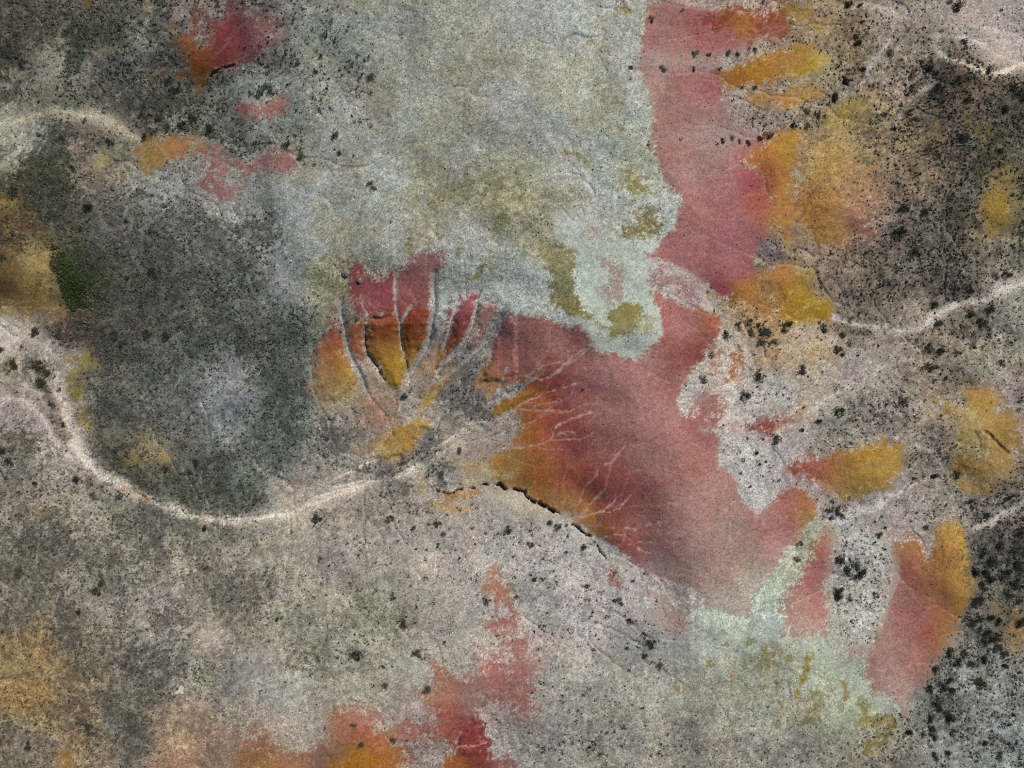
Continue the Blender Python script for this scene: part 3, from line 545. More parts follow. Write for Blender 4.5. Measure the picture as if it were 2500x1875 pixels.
patch(T(2, 1, (-100,520),(150,500),(260,380),(330,400),(460,450),(490,560),(500,680),(480,760),(540,880),(620,960),(640,1010),(560,1070),(400,1100),(280,1130),(120,1090),(-100,1030)),
      P((2, 1), (100,650,'5c4a2c'),(40,800,'4a3a22'),(250,550,'8a7848'),(380,600,'8f7e4c'),(420,750,'8d7848'),(300,800,'7d6234'),(300,950,'84683a'),(60,980,'8a7340'),(560,980,'7a5a30'),(450,1000,'7d6640')), soft=11, mot=.33, veg=.1, bare=.5)
patch(T(2, 1, (-60,40),(130,50),(140,110),(80,180),(-60,180)), '85713c', soft=12, mot=.25, veg=.15)
patch(T(2, 1, (480,520),(550,540),(590,650),(640,720),(690,800),(670,880),(710,980),(640,980),(560,860),(500,740)), '333f22', soft=6, op=.85, mot=.25, veg=.5, bare=0)
GRASS = T(2, 1, (470,500),(550,530),(590,650),(660,720),(720,800),(680,880),(720,990),(640,990),(550,860),(490,740))
patch(T(2, 1, (-100,1040),(120,1090),(260,1150),(300,1180),(390,1250),(400,1330),(300,1340),(200,1290),(150,1400),(-100,1500)), 'a59b8f', soft=9, op=.9, mot=.08, veg=.05, bare=.4)
patch(T(2, 1, (440,1420),(530,1400),(560,1500),(560,1600),(600,1720),(640,1900),(690,2080),(620,2040),(560,1900),(500,1750),(430,1500)), 'a69d8d', soft=7, op=.9, mot=.1, veg=.05, bare=.3)
patch(T(2, 1, (600,1430),(740,1360),(800,1430),(830,1550),(760,1500),(690,1560),(720,1659),(580,1659)), '8f7c40', soft=9, mot=.22, veg=.14)
patch(T(3, 1, (580,0),(710,20),(720,120),(780,200),(740,280),(810,350),(770,440),(700,440),(640,300),(680,200),(590,150)), '8a7738', soft=8, mot=.2, veg=.14)
patch(T(3, 1, (1310,580),(1360,560),(1430,640),(1390,670),(1320,640)), 'a07c3a', soft=4)
patch(T(3, 1, (1070,670),(1130,650),(1120,700)), 'a0803f', soft=6)
patch(T(3, 1, (880,440),(1100,420),(1430,450),(1450,560),(1300,700),(1250,860),(1180,840),(1040,690),(900,520)), '857348', soft=26, op=.8, mot=.5, veg=.2, bare=0)
patch(T(3, 1, (250,1080),(330,1040),(390,1120),(360,1190),(290,1180)), '8f7440', soft=10, op=.8, mot=.35, veg=.15)

# --- lower left and bottom
patch(T(4, 1, (-80,600),(80,580),(200,640),(320,720),(440,500),(480,560),(520,700),(560,820),(640,900),(740,1050),(760,1120),(680,1100),(560,900),(500,900),(480,1100),(380,1000),(200,1030),(80,980),(-80,1050)), '84704e', soft=20, op=.7, mot=.47, veg=.12, bare=.2)
patch(T(4, 1, (290,290),(440,270),(480,480),(300,480),(220,420)), '85704c', soft=14, op=.7, mot=.5, veg=.2, bare=0)
patch(T(4, 1, (540,820),(640,900),(700,1000),(800,1160),(760,1160),(680,1080),(600,960)), '966c38', soft=9, mot=.1, veg=.08)
patch(T(4, 1, (500,1560),(560,1540),(640,1600),(640,1700),(480,1700)), '95682c', soft=12, mot=.08)
patch(T(4, 1, (700,1150),(860,1240),(960,1500),(940,1600),(880,1400),(780,1250)), '84673e', soft=10, mot=.35, veg=.12, bare=0)
patch(T(4, 1, (560,1180),(640,1230),(740,1500),(660,1560),(600,1400)), '8a7250', soft=14, mot=.4, veg=.12, bare=0)
patch(T(4, 1, (720,1270),(780,1260),(830,1450),(860,1560),(740,1530),(790,1450)), '4a4038', soft=9, op=.8, veg=.3, bare=0)
patch(T(4, 1, (700,250),(960,200),(960,300),(860,390),(760,330)), '8f8276', soft=14, op=.8, mot=.1, veg=.05, bare=0)
patch(T(4, 1, (1590,420),(1720,480),(1700,600),(1640,660),(1600,560)), '938678', soft=18, op=.7, veg=.08, bare=0)
patch(T(4, 1, (1780,820),(2212,760),(2212,1080),(1900,1120),(1760,960)), '86827c', soft=30, op=.7, mot=.15, veg=.08, bare=0)
patch(T(4, 1, (1260,1600),(1360,1460),(1560,1400),(2300,1330),(2300,1800),(1260,1800)), P((4, 1), (1500,1560,'97745a'),(1900,1480,'8d7565'),(2100,1620,'8a5a3c'),(1800,1600,'846a5a')), soft=20, op=.95, mot=.08, veg=.1, bare=.3)
patch(T(4, 2, (-40,1800),(-40,1560),(150,1500),(400,1480),(600,1400),(560,1200),(700,1160),(880,1110),(1000,1130),(1110,1200),(1080,1300),(1250,1290),(1400,1280),(1420,1380),(1240,1420),(1300,1600),(1300,1800)),
      P((4, 2), (100,1640,'8f6238'),(350,1560,'8e6048'),(550,1550,'73594c'),(650,1300,'97694c'),(800,1300,'9a6048'),(960,1380,'985840'),(950,1250,'95685c'),(1000,1480,'96542e'),(950,1580,'8f5a1e'),(850,1610,'8f5f22'),(1200,1500,'95602e'),(1350,1330,'955a4c'),(1150,1250,'8f6f60'),(720,1550,'7d5c48')), soft=12, mot=.14, veg=.1)
patch(T(4, 2, (160,1200),(350,1130),(560,1130),(580,1330),(400,1420),(260,1410),(180,1340)), '968b80', soft=14, op=.85, veg=.05, bare=0)
patch(T(4, 2, (880,1320),(1040,1340),(1070,1480),(1060,1560),(980,1600),(930,1480),(860,1380)), P((4, 2), (950,1380,'995a42'),(1010,1500,'97542c'),(980,1580,'92600f')), soft=7)
patch(T(4, 2, (640,1659),(740,1600),(860,1540),(1060,1520),(1070,1600),(1040,1720),(640,1740)), '96601c', soft=10)
patch(T(4, 2, (1860,700),(1930,680),(2040,700),(2120,740),(2230,1000),(2230,1100),(2000,1100),(1900,1180),(1940,1300),(2010,1480),(2050,1530),(2150,1600),(2160,1800),(1560,1800),(1600,1580),(1720,1500),(1660,1400),(1520,1350),(1560,1270),(1480,1220),(1430,1090),(1440,1010),(1550,980),(1520,780),(1570,760),(1650,900),(1800,900),(1880,830)),
      P((4, 2), (1930,760,'97635a'),(2100,900,'925c52'),(1620,960,'96644a'),(1500,1050,'97684e'),(1700,1000,'916458'),(1850,1050,'856a60'),(1650,1220,'8a4c40'),(1800,1370,'7a3634'),(1900,1500,'742c2c'),(1780,1500,'8a4430'),(1700,1600,'8c5420'),(1950,1600,'7d382c'),(2050,1600,'8a5a54'),(1600,1400,'934f38')), soft=10, mot=.13, veg=.06)
patch(T(4, 2, (1700,1500),(1740,1350),(1820,1290),(1920,1300),(1930,1400),(2000,1440),(1900,1560),(1780,1560)), P((4, 2), (1800,1370,'7a3634'),(1900,1480,'742c2c'),(1760,1540,'8a4430')), soft=8, raise_by=.4)
patch(T(4, 3, (-10,560),(160,570),(190,640),(180,760),(250,780),(250,820),(180,900),(200,1000),(260,1150),(130,1250),(60,1180),(-10,1100)), '93645a', soft=12, mot=.18, veg=.05)
patch(T(4, 3, (200,480),(420,480),(500,640),(440,720),(300,620)), '9a8278', soft=14, op=.7, mot=.45, veg=.08, bare=0)
patch(T(3, 2, (1960,1620),(1990,1540),(2050,1540),(2080,1620),(2110,1700),(2150,1740),(2160,1840),(2100,1890),(2050,1870),(2010,1790),(1950,1780),(1960,1690)), 'a07058', soft=7, mot=.06)
patch(T(4, 2, (1990,440),(2060,420),(2150,380),(2170,330),(2230,330),(2240,520),(2190,510),(2000,490)), '955f54', soft=8, mot=.1)
patch(T(4, 3, (-10,300),(30,330),(50,400),(40,510),(-10,520)), '96645a', soft=6)
patch(T(3, 3, (845,1580),(870,1580),(910,1690),(940,1740),(890,1720),(855,1640)), '92604c', soft=4)
patch(T(3, 2, (1800,1280),(1870,1280),(1880,1420),(1840,1440)), 'a58a70', soft=12, op=.6, mot=.3, bare=0)

patch(T(3, 2, (480,-60),(880,-20),(840,90),(720,220),(600,180),(500,90)), P((3, 2), (650,20,'a27c48'),(760,60,'a8884c'),(680,160,'a5926c'),(560,80,'9c7c5c')), soft=10, op=.9, mot=.1, veg=.03)
patch(T(2, 2, (960,1400),(1040,1500),(1110,1620),(1180,1700),(1150,1850),(1000,1820),(900,1720),(900,1600),(880,1480)), '9a8468', soft=10, op=.75, mot=.2, veg=.06)
patch(T(2, 2, (1330,1500),(1400,1400),(1500,1260),(1580,1290),(1560,1400),(1500,1560),(1400,1720),(1280,1760),(1300,1600)), P((2, 2), (1400,1480,'9c8058'),(1500,1340,'96785c'),(1360,1650,'958670')), soft=9, op=.8, mot=.22, veg=.06)
patch(T(3, 2, (1640,420),(1800,380),(2000,330),(2090,420),(2080,560),(1950,640),(1700,700),(1560,640)), '9a8a7c', soft=16, op=.7, mot=.15, veg=.07, bare=0)
patch(T(3, 2, (-100,1110),(150,1050),(330,990),(500,880),(640,760),(900,680),(1100,700),(1280,720),(1240,800),(950,900),(720,970),(500,1030),(320,1100),(100,1180),(-100,1220)), 'ab9f8e', soft=14, op=.8, mot=.24, veg=.05, bare=.2)
patch(T(3, 2, (1240,740),(1360,700),(1500,620),(1700,520),(1800,420),(1960,320),(2000,340),(1850,460),(1760,560),(1560,680),(1380,780)), 'b0a38e', soft=8, op=.85, mot=.16, veg=.03, bare=.2)
for ln, w, c in ((T(3,2,(-60,1150),(120,1140),(250,1120),(430,1060),(580,1000),(800,930),(1000,850),(1230,770)), 7, 'c6baa8'), (T(3,2,(470,900),(640,800),(720,740),(920,690),(1060,600),(1170,430)), 5, 'b8ac98'),
        (T(3,2,(1230,770),(1350,720),(1520,620),(1690,530),(1790,430),(1980,310)), 5, 'c0b49e'), (T(3,2,(300,1100),(500,990),(700,890),(900,830)), 5, 'bdb1a0'),
        (T(3,2,(1320,-20),(1250,130),(1230,250),(1180,400)), 6, 'a59886'), (T(3,2,(1480,100),(1400,220),(1300,300)), 5, 'a89a80'), (T(3,2,(1560,-60),(1480,60),(1420,160)), 5, 'a5988a'),
        (T(3,2,(1760,-20),(1650,160),(1560,330),(1500,480),(1420,620)), 6, '9d958a'), (T(3,2,(900,20),(1000,180),(1120,300),(1180,420)), 4, 'a58a6c'), (T(3,2,(2080,60),(1980,160),(1900,300),(1760,420)), 7, '9f978c')):
    stroke(ln, w, c, .9, soft=w * .7, mot=.15, veg=.02, carve=.15, cw=w * 2.4, warp=1.2)
# ------------------------------------------------------------------ dry stream beds
def washline(line, w, c, core, carve=.5, op=.92, mot=.06):
    stroke(line, w * 1.9, c, .55, soft=w * 1.0, mot=.42, veg=.08)
    stroke(line, w * 1.0, c, op, soft=w * .5, mot=mot + .04, veg=.02, carve=carve * .5, cw=w * 2.6, wash=True, warp=1.6)
    if core:
        stroke(line, w * .5, core, .95, soft=w * .4, mot=.2, veg=.0, warp=1.6)

W_MAIN = F((105,740),(122,800),(140,880),(160,945),(182,990),(205,1018),(260,1048),(330,1083),(400,1110),(480,1123),(560,1120),(640,1098),(720,1064),(800,1040),(870,1022),(905,1010))
washline(W_MAIN, 25, 'b3a795', 'd0c5b4')
washline(F((900,1012),(940,985),(985,945),(1020,920),(1050,903)), 10, 'aa9f8c', 'bcb09c', .3, op=.8)
washline(F((640,1090),(677,1058),(725,1028),(779,999),(830,960),(858,905)), 13, 'a59a8a', None, .3, op=.75)
washline(T(3, 1, (-40,160),(100,165),(250,190),(330,270),(400,380),(480,500),(600,640)), 15, 'a59a8c', 'b0a596', .3, op=.8)
washline(T(3, 1, (200,20),(330,90),(400,180)), 12, 'a3988c', None, .2, op=.6)
washline(T(2, 4, (2300,760),(2000,830),(1850,930),(1620,980),(1450,1060),(1300,1170),(1180,1205),(1000,1150),(860,1130),(700,1105),(600,1090)), 16, 'aaa094', 'bfb7aa', .4)
washline(T(3, 4, (1320,870),(1100,960),(950,1070),(800,1120),(650,1190)), 17, 'ada59d', 'bfb9b0', .3, op=.9)
washline(T(3, 4, (2250,980),(2120,1080),(1950,1180),(1800,1250)), 14, 'a2978a', 'aea497', .3, op=.9)
washline(T(1, 4, (1480,300),(1500,430),(1600,500),(1720,530),(1870,620),(2000,610),(2140,570),(2300,500)), 14, 'ada893', 'c0baa2', .4)
washline(T(1, 4, (1080,350),(1020,420),(960,500),(900,620),(780,730),(690,800)), 16, 'a0978a', 'aca496', .3, op=.9)
washline(T(1, 4, (1480,680),(1380,760),(1250,870),(1170,960),(1090,1060)), 12, '9a8e7a', 'a59a86', .3, op=.92)
washline(F((-30,280),(60,248),(110,237),(180,248),(240,262),(300,300)), 22, '989079', 'a59c86', .4, op=.9)
washline(F((60,240),(100,180),(130,140),(142,90)), 28, '87836f', None, .3, op=.8, mot=.15)
washline(F((-20,210),(50,160),(100,110),(160,70)), 14, '857a66', None, .3, op=.6, mot=.25)
washline(F((330,20),(300,80),(360,110)), 10, '7d7a6a', None, .1, op=.5, mot=.3)
washline(T(2, 4, (1180,1205),(1150,1320),(1080,1420),(960,1520),(760,1659)), 13, 'a39a90', None, .2, op=.6, mot=.2)
washline(T(3, 4, (760,0),(600,120),(450,240),(300,340),(150,430)), 11, 'a89d92', None, .2, op=.65, mot=.15)
washline(T(3, 4, (1320,870),(1420,800),(1500,700),(1480,600),(1300,540)), 8, 'a59c8c', None, .2, op=.6, mot=.2)
washline(T(1, 4, (1500,270),(1560,305),(1720,310),(1880,400),(2000,470),(2212,540)), 9, 'b0a69c', None, .2, op=.8, mot=.12)
washline(T(1, 4, (1900,240),(2060,250),(2180,300),(2300,420)), 8, 'ada29a', None, .2, op=.8, mot=.12)
washline(T(1, 4, (780,60),(900,30),(1020,60),(1160,120),(1300,150)), 12, 'a09a8c', None, .2, op=.6, mot=.25)
washline(T(2, 1, (760,0),(830,160),(880,260),(960,330)), 12, '6f6258', None, .2, op=.6, mot=.2)
washline(T(1, 1, (0,680),(90,650),(180,590),(280,480)), 9, '857860', None, .2, op=.7, mot=.2)
washline(T(1, 1, (880,420),(760,520),(700,620),(560,700),(420,760),(300,860),(120,930)), 20, '75705f', None, .2, op=.6, mot=.25)
# wet mud in the main channel
stroke(T(3, 1, (1040,905),(1100,925),(1180,960),(1260,1020)), 11, 'a08258', .95, soft=4, carve=.1)
stroke(T(3, 1, (670,715),(740,770),(830,810)), 4, 'a58c62', .9, soft=3)
stroke(T(3, 1, (1680,1120),(1740,1150)), 6, 'a58c62', .8, soft=4)
stroke(T(3, 1, (380,60),(440,200),(500,320),(560,480)), 20, '6f5f50', .8, soft=12, mot=.15, veg=.3)

# ------------------------------------------------------------------ grey debris chutes between the tongues
for ln, w, c, cv in (
        (T(2,2,(735,930),(740,1050),(760,1150),(775,1250),(795,1350),(845,1450),(900,1560),(930,1659)), 15, '8f8a82', .5),
        (T(2,2,(1190,680),(1190,900),(1200,1020),(1225,1120),(1240,1220),(1258,1330)), 5.5, 'a0988e', .4),
        (T(2,2,(1330,960),(1250,1100)), 7, '9a928a', .2),
        (T(2,2,(1520,700),(1520,900),(1503,1050),(1490,1200),(1450,1330),(1380,1450),(1310,1600)), 19, '8f8a82', .5),
        (T(2,2,(1720,920),(1690,1000),(1660,1100),(1640,1200),(1610,1300),(1600,1330)), 6, 'a39b92', .3),
        (T(2,2,(1900,960),(1850,1120),(1780,1250),(1680,1370),(1600,1440),(1560,1560)), 10, '99928a', .4),
        (T(2,2,(2090,1050),(2030,1180),(1960,1320),(1850,1420),(1730,1550),(1640,1640)), 20, '7f7c74', .5),
        (T(2,2,(900,880),(890,930),(950,1030),(952,1080),(940,1180)), 4, 'a59088', .15),
        (T(2,2,(960,1410),(1030,1500),(1090,1590)), 12, '8f867c', .3),
        (T(3,2,(1200,90),(1190,200),(1190,300),(1170,420)), 6, '9a805c', .15),
        (T(3,2,(880,0),(850,60)), 6, 'b5a070', .1),
        (T(3,3,(130,50),(60,100),(0,130),(-60,190)), 12, '8f877c', .3)):
    stroke(ln, w, c, .92, soft=max(3, w * .3), mot=.06, veg=.12 if w > 9 else .0, carve=cv * .6, cw=w * 1.6, warp=.6)

FAN = (700, 600, 1.586)
patch(Q(*FAN, (800,380),(850,300),(960,310),(1000,400),(990,500),(930,520),(870,545),(820,560),(785,590),(740,560),(720,530),(760,480),(790,440)), QP(*FAN, (850,350,'8f5f5a'),(900,420,'955f58'),(780,500,'9c6846'),(760,540,'a27a4c'),(870,500,'98604a'),(830,430,'8f4f48')), soft=4, crisp=True)
patch(Q(*FAN, (785,650),(800,620),(850,590),(920,565),(970,555),(900,610),(860,640),(800,665)), QP(*FAN, (810,640,'946f2c'),(900,590,'8f5c24')), soft=3, crisp=True, raise_by=.3)
patch(Q(*FAN, (495,650),(520,600),(560,550),(620,500),(660,470),(700,455),(650,510),(600,560),(585,600),(540,640)), QP(*FAN, (540,610,'a08444'),(620,520,'9c7038')), soft=5, mot=.12)
patch(Q(*FAN, (280,600),(350,580),(410,620),(420,680),(370,720),(300,690)), '9c7860', soft=7, op=.85, mot=.25, veg=.05)
patch(Q(*FAN, (300,770),(400,705),(390,760),(310,815)), 'a08062', soft=6, op=.85, mot=.2)
patch(Q(*FAN, (330,825),(360,760),(440,690),(520,665),(570,680),(560,720),(510,760),(480,820),(420,835)), QP(*FAN, (460,700,'a27c38'),(520,690,'a58040'),(400,780,'a88a48'),(470,800,'a87a3c'),(360,815,'b8a468')), soft=4, mot=.06)
patch(Q(*FAN, (700,900),(760,850),(830,870),(880,880),(800,915)), 'b8aa84', soft=8, op=.85)
patch(Q(*FAN, (670,850),(730,840),(740,870),(690,880)), 'b09058', soft=8, op=.8, mot=.15)
patch(Q(*FAN, (870,640),(900,660),(900,740),(860,790),(760,800),(720,760),(760,690),(820,660)), '97897e', soft=8, op=.85, mot=.12, veg=.08, bare=0)
for q, w, c in ((((830,290),(800,340),(720,420),(650,480),(600,520)), 9, 'a19a93'), (((790,320),(760,400),(690,480),(640,540),(600,600)), 15, '7f7c75'), (((855,470),(835,520),(822,560)), 6, '969089'),
        (((965,505),(900,550),(850,570),(795,605)), 8, '928b82'), (((1100,440),(1040,490),(980,520)), 3, 'a8908a'), (((1180,390),(1090,460),(1000,520)), 3, 'a8908a'),
        (((205,210),(215,300),(235,380),(265,480),(300,540)), 8, '8f8a83'), (((430,90),(425,160),(420,250),(435,300),(445,400)), 4, 'a0958e'), (((300,200),(290,230),(312,265),(308,340)), 3, 'a58a84'),
        (((570,150),(575,240),(560,330),(540,390)), 13, '8f8c86'), (((665,215),(640,280),(625,350)), 4, 'aaa39c'), (((745,260),(700,350),(640,430),(590,480)), 7, '9a948d'),
        (((415,560),(425,620),(410,680)), 3, '9a805c'), (((270,540),(240,560)), 3, 'b5a070'),
        (((780,660),(720,680),(640,740),(560,790),(430,860),(300,920),(150,960)), 8, 'c2b29c'), (((750,800),(850,812),(950,850)), 3, 'a87e62'), (((820,670),(880,650)), 3, 'a89a8a'),
        (((330,560),(300,600),(320,660)), 3, '9a8a7a'), (((190,900),(290,850),(360,820)), 6, 'bcae9a')):
    stroke(Q(*FAN, *q), w, c, .9, soft=max(2.4, w * .4), mot=.06, carve=.12 if w > 5 else .05, cw=w * 1.6, warp=.5, veg=.1 if c in ('7f7c75', '8f8c86') else None)
for x, y, rx, ry, vg in ((740, 610, 60, 55, .45), (540, 760, 50, 60, .4), (480, 825, 60, 20, .4), (330, 870, 110, 28, .4), (600, 890, 36, 42, .45), (440, 935, 50, 30, .4), (470, 575, 34, 28, .35), (690, 500, 30, 50, .4)):
    pl = Q(*FAN, *[(x + math.cos(a_ * .5236) * rx * (1 + .25 * math.sin(a_ * 2.3 + x)), y + math.sin(a_ * .5236) * ry * (1 + .25 * math.cos(a_ * 1.9 + y))) for a_ in range(12)])
    patch(pl, '6c6a62', soft=7, op=.75, mot=.2, veg=vg, bare=0)

# ------------------------------------------------------------------ thin salt-pale rills on the red slope
RILLS = (
    ((70,230),(120,190),(180,160),(270,130),(340,90),(420,70),(520,40),(620,10)),
    ((70,235),(180,245),(300,250),(380,245),(440,255),(540,260)), ((220,210),(300,190),(360,180),(450,160)),
    ((-40,570),(60,560),(150,550),(240,545),(310,510),(370,495),(450,500),(560,490),(640,480),(720,440)),
    ((370,490),(385,460),(390,420),(430,370),(500,340),(600,300),(720,260)), ((390,475),(450,440),(510,430),(570,440)),
    ((240,550),(300,570),(400,575),(540,585)), ((575,1130),(590,1050),(620,990),(650,890),(700,840),(740,800),(760,750)),
    ((820,700),(870,690),(900,650),(950,600),(1000,540)), ((590,410),(680,350),(760,280)), ((640,560),(700,530),(760,490),(820,470)),
    ((800,600),(840,540),(870,480),(960,430),(1020,370)), ((570,1140),(640,1140),(700,1130),(780,1110),(820,1095),(860,1105)),
    ((820,1095),(850,1060),(890,1020),(940,960)), ((650,1120),(690,1060),(740,990),(800,940)),
    ((820,1100),(900,1085),(960,1070),(1000,1010),(1050,960)), ((780,1330),(830,1310),(890,1295),(960,1290),(1000,1300),(1050,1350),(1130,1360),(1250,1360)),
    ((920,1380),(1000,1370),(1080,1380),(1130,1430),(1200,1450)), ((960,1260),(1000,1235),(1060,1240),(1100,1270),(1200,1280)),
    ((1070,1250),(1150,1220),(1250,1200),(1330,1180)), ((1000,1060),(1100,1055),(1200,1050),(1290,1030)),
    ((1130,1140),(1230,1140),(1330,1150)), ((680,1220),(780,1225),(900,1240)), ((160,930),(240,840)), ((300,880),(380,820)),
    ((150,-40),(300,-15),(430,-105),(560,-215),(660,-285)), ((60,-35),(200,-65),(300,-135),(450,-175),(520,-225)))
FAINT = (6, 9, 10, 11, 20, 21, 22, 23, 24)
for i, ln in enumerate(RILLS):
    f = i in FAINT
    stroke(T(3, 3, *ln), 2.2 if f else 3.2, 'b28c7c' if not f else 'a8857c', .5 if f else .82, soft=2.8, mot=.06 if not f else .18, carve=.02 if f else .06, cw=7, warp=.45)
rr = random.Random(5)
for i, ln in enumerate(RILLS):                        # finer feeders join each rill from upslope
    if i in FAINT:
        continue
    for (x0, y0), (x1, y1) in zip(ln[1:-1], ln[2:]):
        for k in range(2):
            t_ = rr.random()
            bx, by = x0 + (x1 - x0) * t_, y0 + (y1 - y0) * t_
            an = math.atan2(y1 - y0, x1 - x0) + rr.choice((-1, 1)) * rr.uniform(.3, .75)
            L = rr.uniform(18, 62)
            q = [(bx, by), (bx + math.cos(an) * L * .5 + rr.uniform(-4, 4), by + math.sin(an) * L * .5 + rr.uniform(-4, 4)), (bx + math.cos(an) * L, by + math.sin(an) * L)]
            stroke(T(3, 3, *q), 2.0, 'ab8678', .5, soft=2.4, mot=.12, carve=.03, cw=6, warp=.5)
for i in range(34):                                   # hair-fine rills down the pink saddle
    a = rr.uniform(-1.5, 0.5)
    x0, y0 = rr.uniform(950, 1750), rr.uniform(300, 1350)
    L = rr.uniform(60, 170)
    ang = math.atan2(y0 - 1050, x0 - 500) + rr.uniform(-.25, .25)
    ln = [(x0 + math.cos(ang) * L * k / 4 + rr.uniform(-6, 6), y0 + math.sin(ang) * L * k / 4 + rr.uniform(-6, 6)) for k in range(5)]
    stroke(T(3, 3, *ln), 2.4, 'a98a80', .4, soft=2.4, mot=.3, carve=.06, cw=6, warp=.4)
for ln in (((1760,1340),(1735,1390),(1710,1450)), ((1830,1500),(1790,1470),(1720,1480),(1700,1540)), ((1960,1440),(1850,1470),(1790,1470))):
    stroke(T(4, 2, *ln), 3.6, 'ab857a', .8, soft=2.5, carve=.2, cw=7, warp=.4)
for ln in (((240,860),(225,920),(190,960)), ((390,960),(250,1060),(160,1110)), ((470,930),(330,1010))):
    stroke(T(2, 4, *ln), 3.6, 'b5955c', .6, soft=3, warp=.4)

# ------------------------------------------------------------------ incised cracks with undercut banks
def crack(line, w, depth):
    s = box(line, 40)
    d = seg_d(line, U[s] + (WU[s] - U[s]) * .35, V[s] + (WV[s] - V[s]) * .35)
    Z[s] -= depth * (1 - sstep(w * .3, w * .8, d + (N_FINE[s] - .5) * 5)) * (.55 + .9 * N_MID[s])
CR = (T(3,2,(1500,890),(1530,910),(1570,940),(1620,955),(1690,940),(1720,925),(1850,900),(1950,875),(1985,890)),
      T(3,2,(2030,880),(2080,870),(2110,910),(2130,915)),
      T(3,3,(50,915),(140,930),(150,980),(200,1010),(280,1030),(330,1070),(430,1110)),
      T(3,3,(200,1020),(290,1060),(380,1105)), T(3,3,(530,1210),(580,1230),(660,1300),(740,1330)))
for ln, w, dp in zip(CR, (2.8, 4.2, 4.2, 3, 3.4), (1.0, 1.3, 1.1, .7, .8)):
    crack(ln, w, dp)
# the low bank below the orange foot: ground drops to the pale flat
bank = T(3, 3, (-300,890),(60,915),(140,930),(150,980),(280,1040),(430,1115),(540,1160),(600,1220),(740,1330),(860,1400),(1000,1490),(1100,1570))
s = box(bank, 90)
db = seg_d(bank, WU[s], WV[s])
Z[s] -= .35 * np.exp(-(db / 26.0) ** 2)
crack(T(2, 2, (940,1150),(938,1280),(960,1370),(1040,1490),(1110,1600)), 4.5, .5)
crack(T(2, 2, (1245,1250),(1262,1340),(1290,1440),(1296,1530)), 4, .35)
crack(T(3, 3, (760,1390),(800,1470),(820,1490)), 5, .6)
crack(T(1, 1, (1960,560),(1850,590),(1780,640)), 6, .5)
for ln in (T(2,2,(990,1075),(1080,1085),(1150,1060)), T(1,4,(680,640),(700,700),(735,720)), T(3,4,(1430,810),(1550,800))):
    crack(ln, 4, .4)

# ------------------------------------------------------------------ running water: drops roll downhill, deepen what they follow
i0, i1 = np.searchsorted(AU, -MARG), np.searchsorted(AU, 2500 + MARG)
j0, j1 = np.searchsorted(AV, -MARG), np.searchsorted(AV, 1875 + MARG)
ZI = Z[j0:j1, i0:i1].astype(np.float64).copy()
hh, ww = ZI.shape


def blur(a, n=1):
    for _ in range(n):
        a = (a + np.roll(a, 1, 0) + np.roll(a, -1, 0)) / 3
        a = (a + np.roll(a, 1, 1) + np.roll(a, -1, 1)) / 3
    return a


FLOW = np.zeros_like(ZI)
ZF = blur(ZI, 4)
rf = np.random.default_rng(77)
for batch in range(6):
    gy, gx = np.gradient(ZF)
    n_d = 14000
    px, py = rf.uniform(2, ww - 3, n_d), rf.uniform(2, hh - 3, n_d)
    dx, dy = np.zeros(n_d), np.zeros(n_d)
    cnt = np.zeros_like(ZI)
    for st in range(230):
        ix, iy = px.astype(int), py.astype(int)
        dx = dx * .55 - gx[iy, ix]
        dy = dy * .55 - gy[iy, ix]
        nrm = np.hypot(dx, dy) + 1e-9
        px = np.clip(px + dx / nrm * .9, 1, ww - 2)
        py = np.clip(py + dy / nrm * .9, 1, hh - 2)
        if st > 6:
            cnt += np.bincount(iy * ww + ix, minlength=hh * ww).reshape(hh, ww)
    FLOW += cnt
    ZF = blur(ZF - .05 * np.minimum(np.log1p(cnt * .5), 3.5), 1)
fl = np.log1p(FLOW)
rill = np.clip((fl - 2.2) / 2.6, 0, 1)
rill = .6 * rill + .4 * blur(rill, 1)
slope = blur(np.hypot(*np.gradient(blur(ZI, 6))), 3) / (STEP * MPP)
rill = rill * np.clip(slope / .10, .15, 1)
bi = BARE[j0:j1, i0:i1]
wi = np.clip(WASH[j0:j1, i0:i1] * 2, 0, 1)
Z[j0:j1, i0:i1] -= rill * (.10 + .10 * (1 - bi)) * (1 - wi)
ci = C[j0:j1, i0:i1]
m_r = (rill * bi * .50)[..., None].astype(np.float32)
ci[:] = ci * (1 - m_r) + (ci * .55 + hx('b8a496') * .45) * m_r * 1.06
m_s = (rill * (1 - bi) * .22)[..., None].astype(np.float32)
ci[:] = ci * (1 - m_s) + hx('a2988a') * m_s

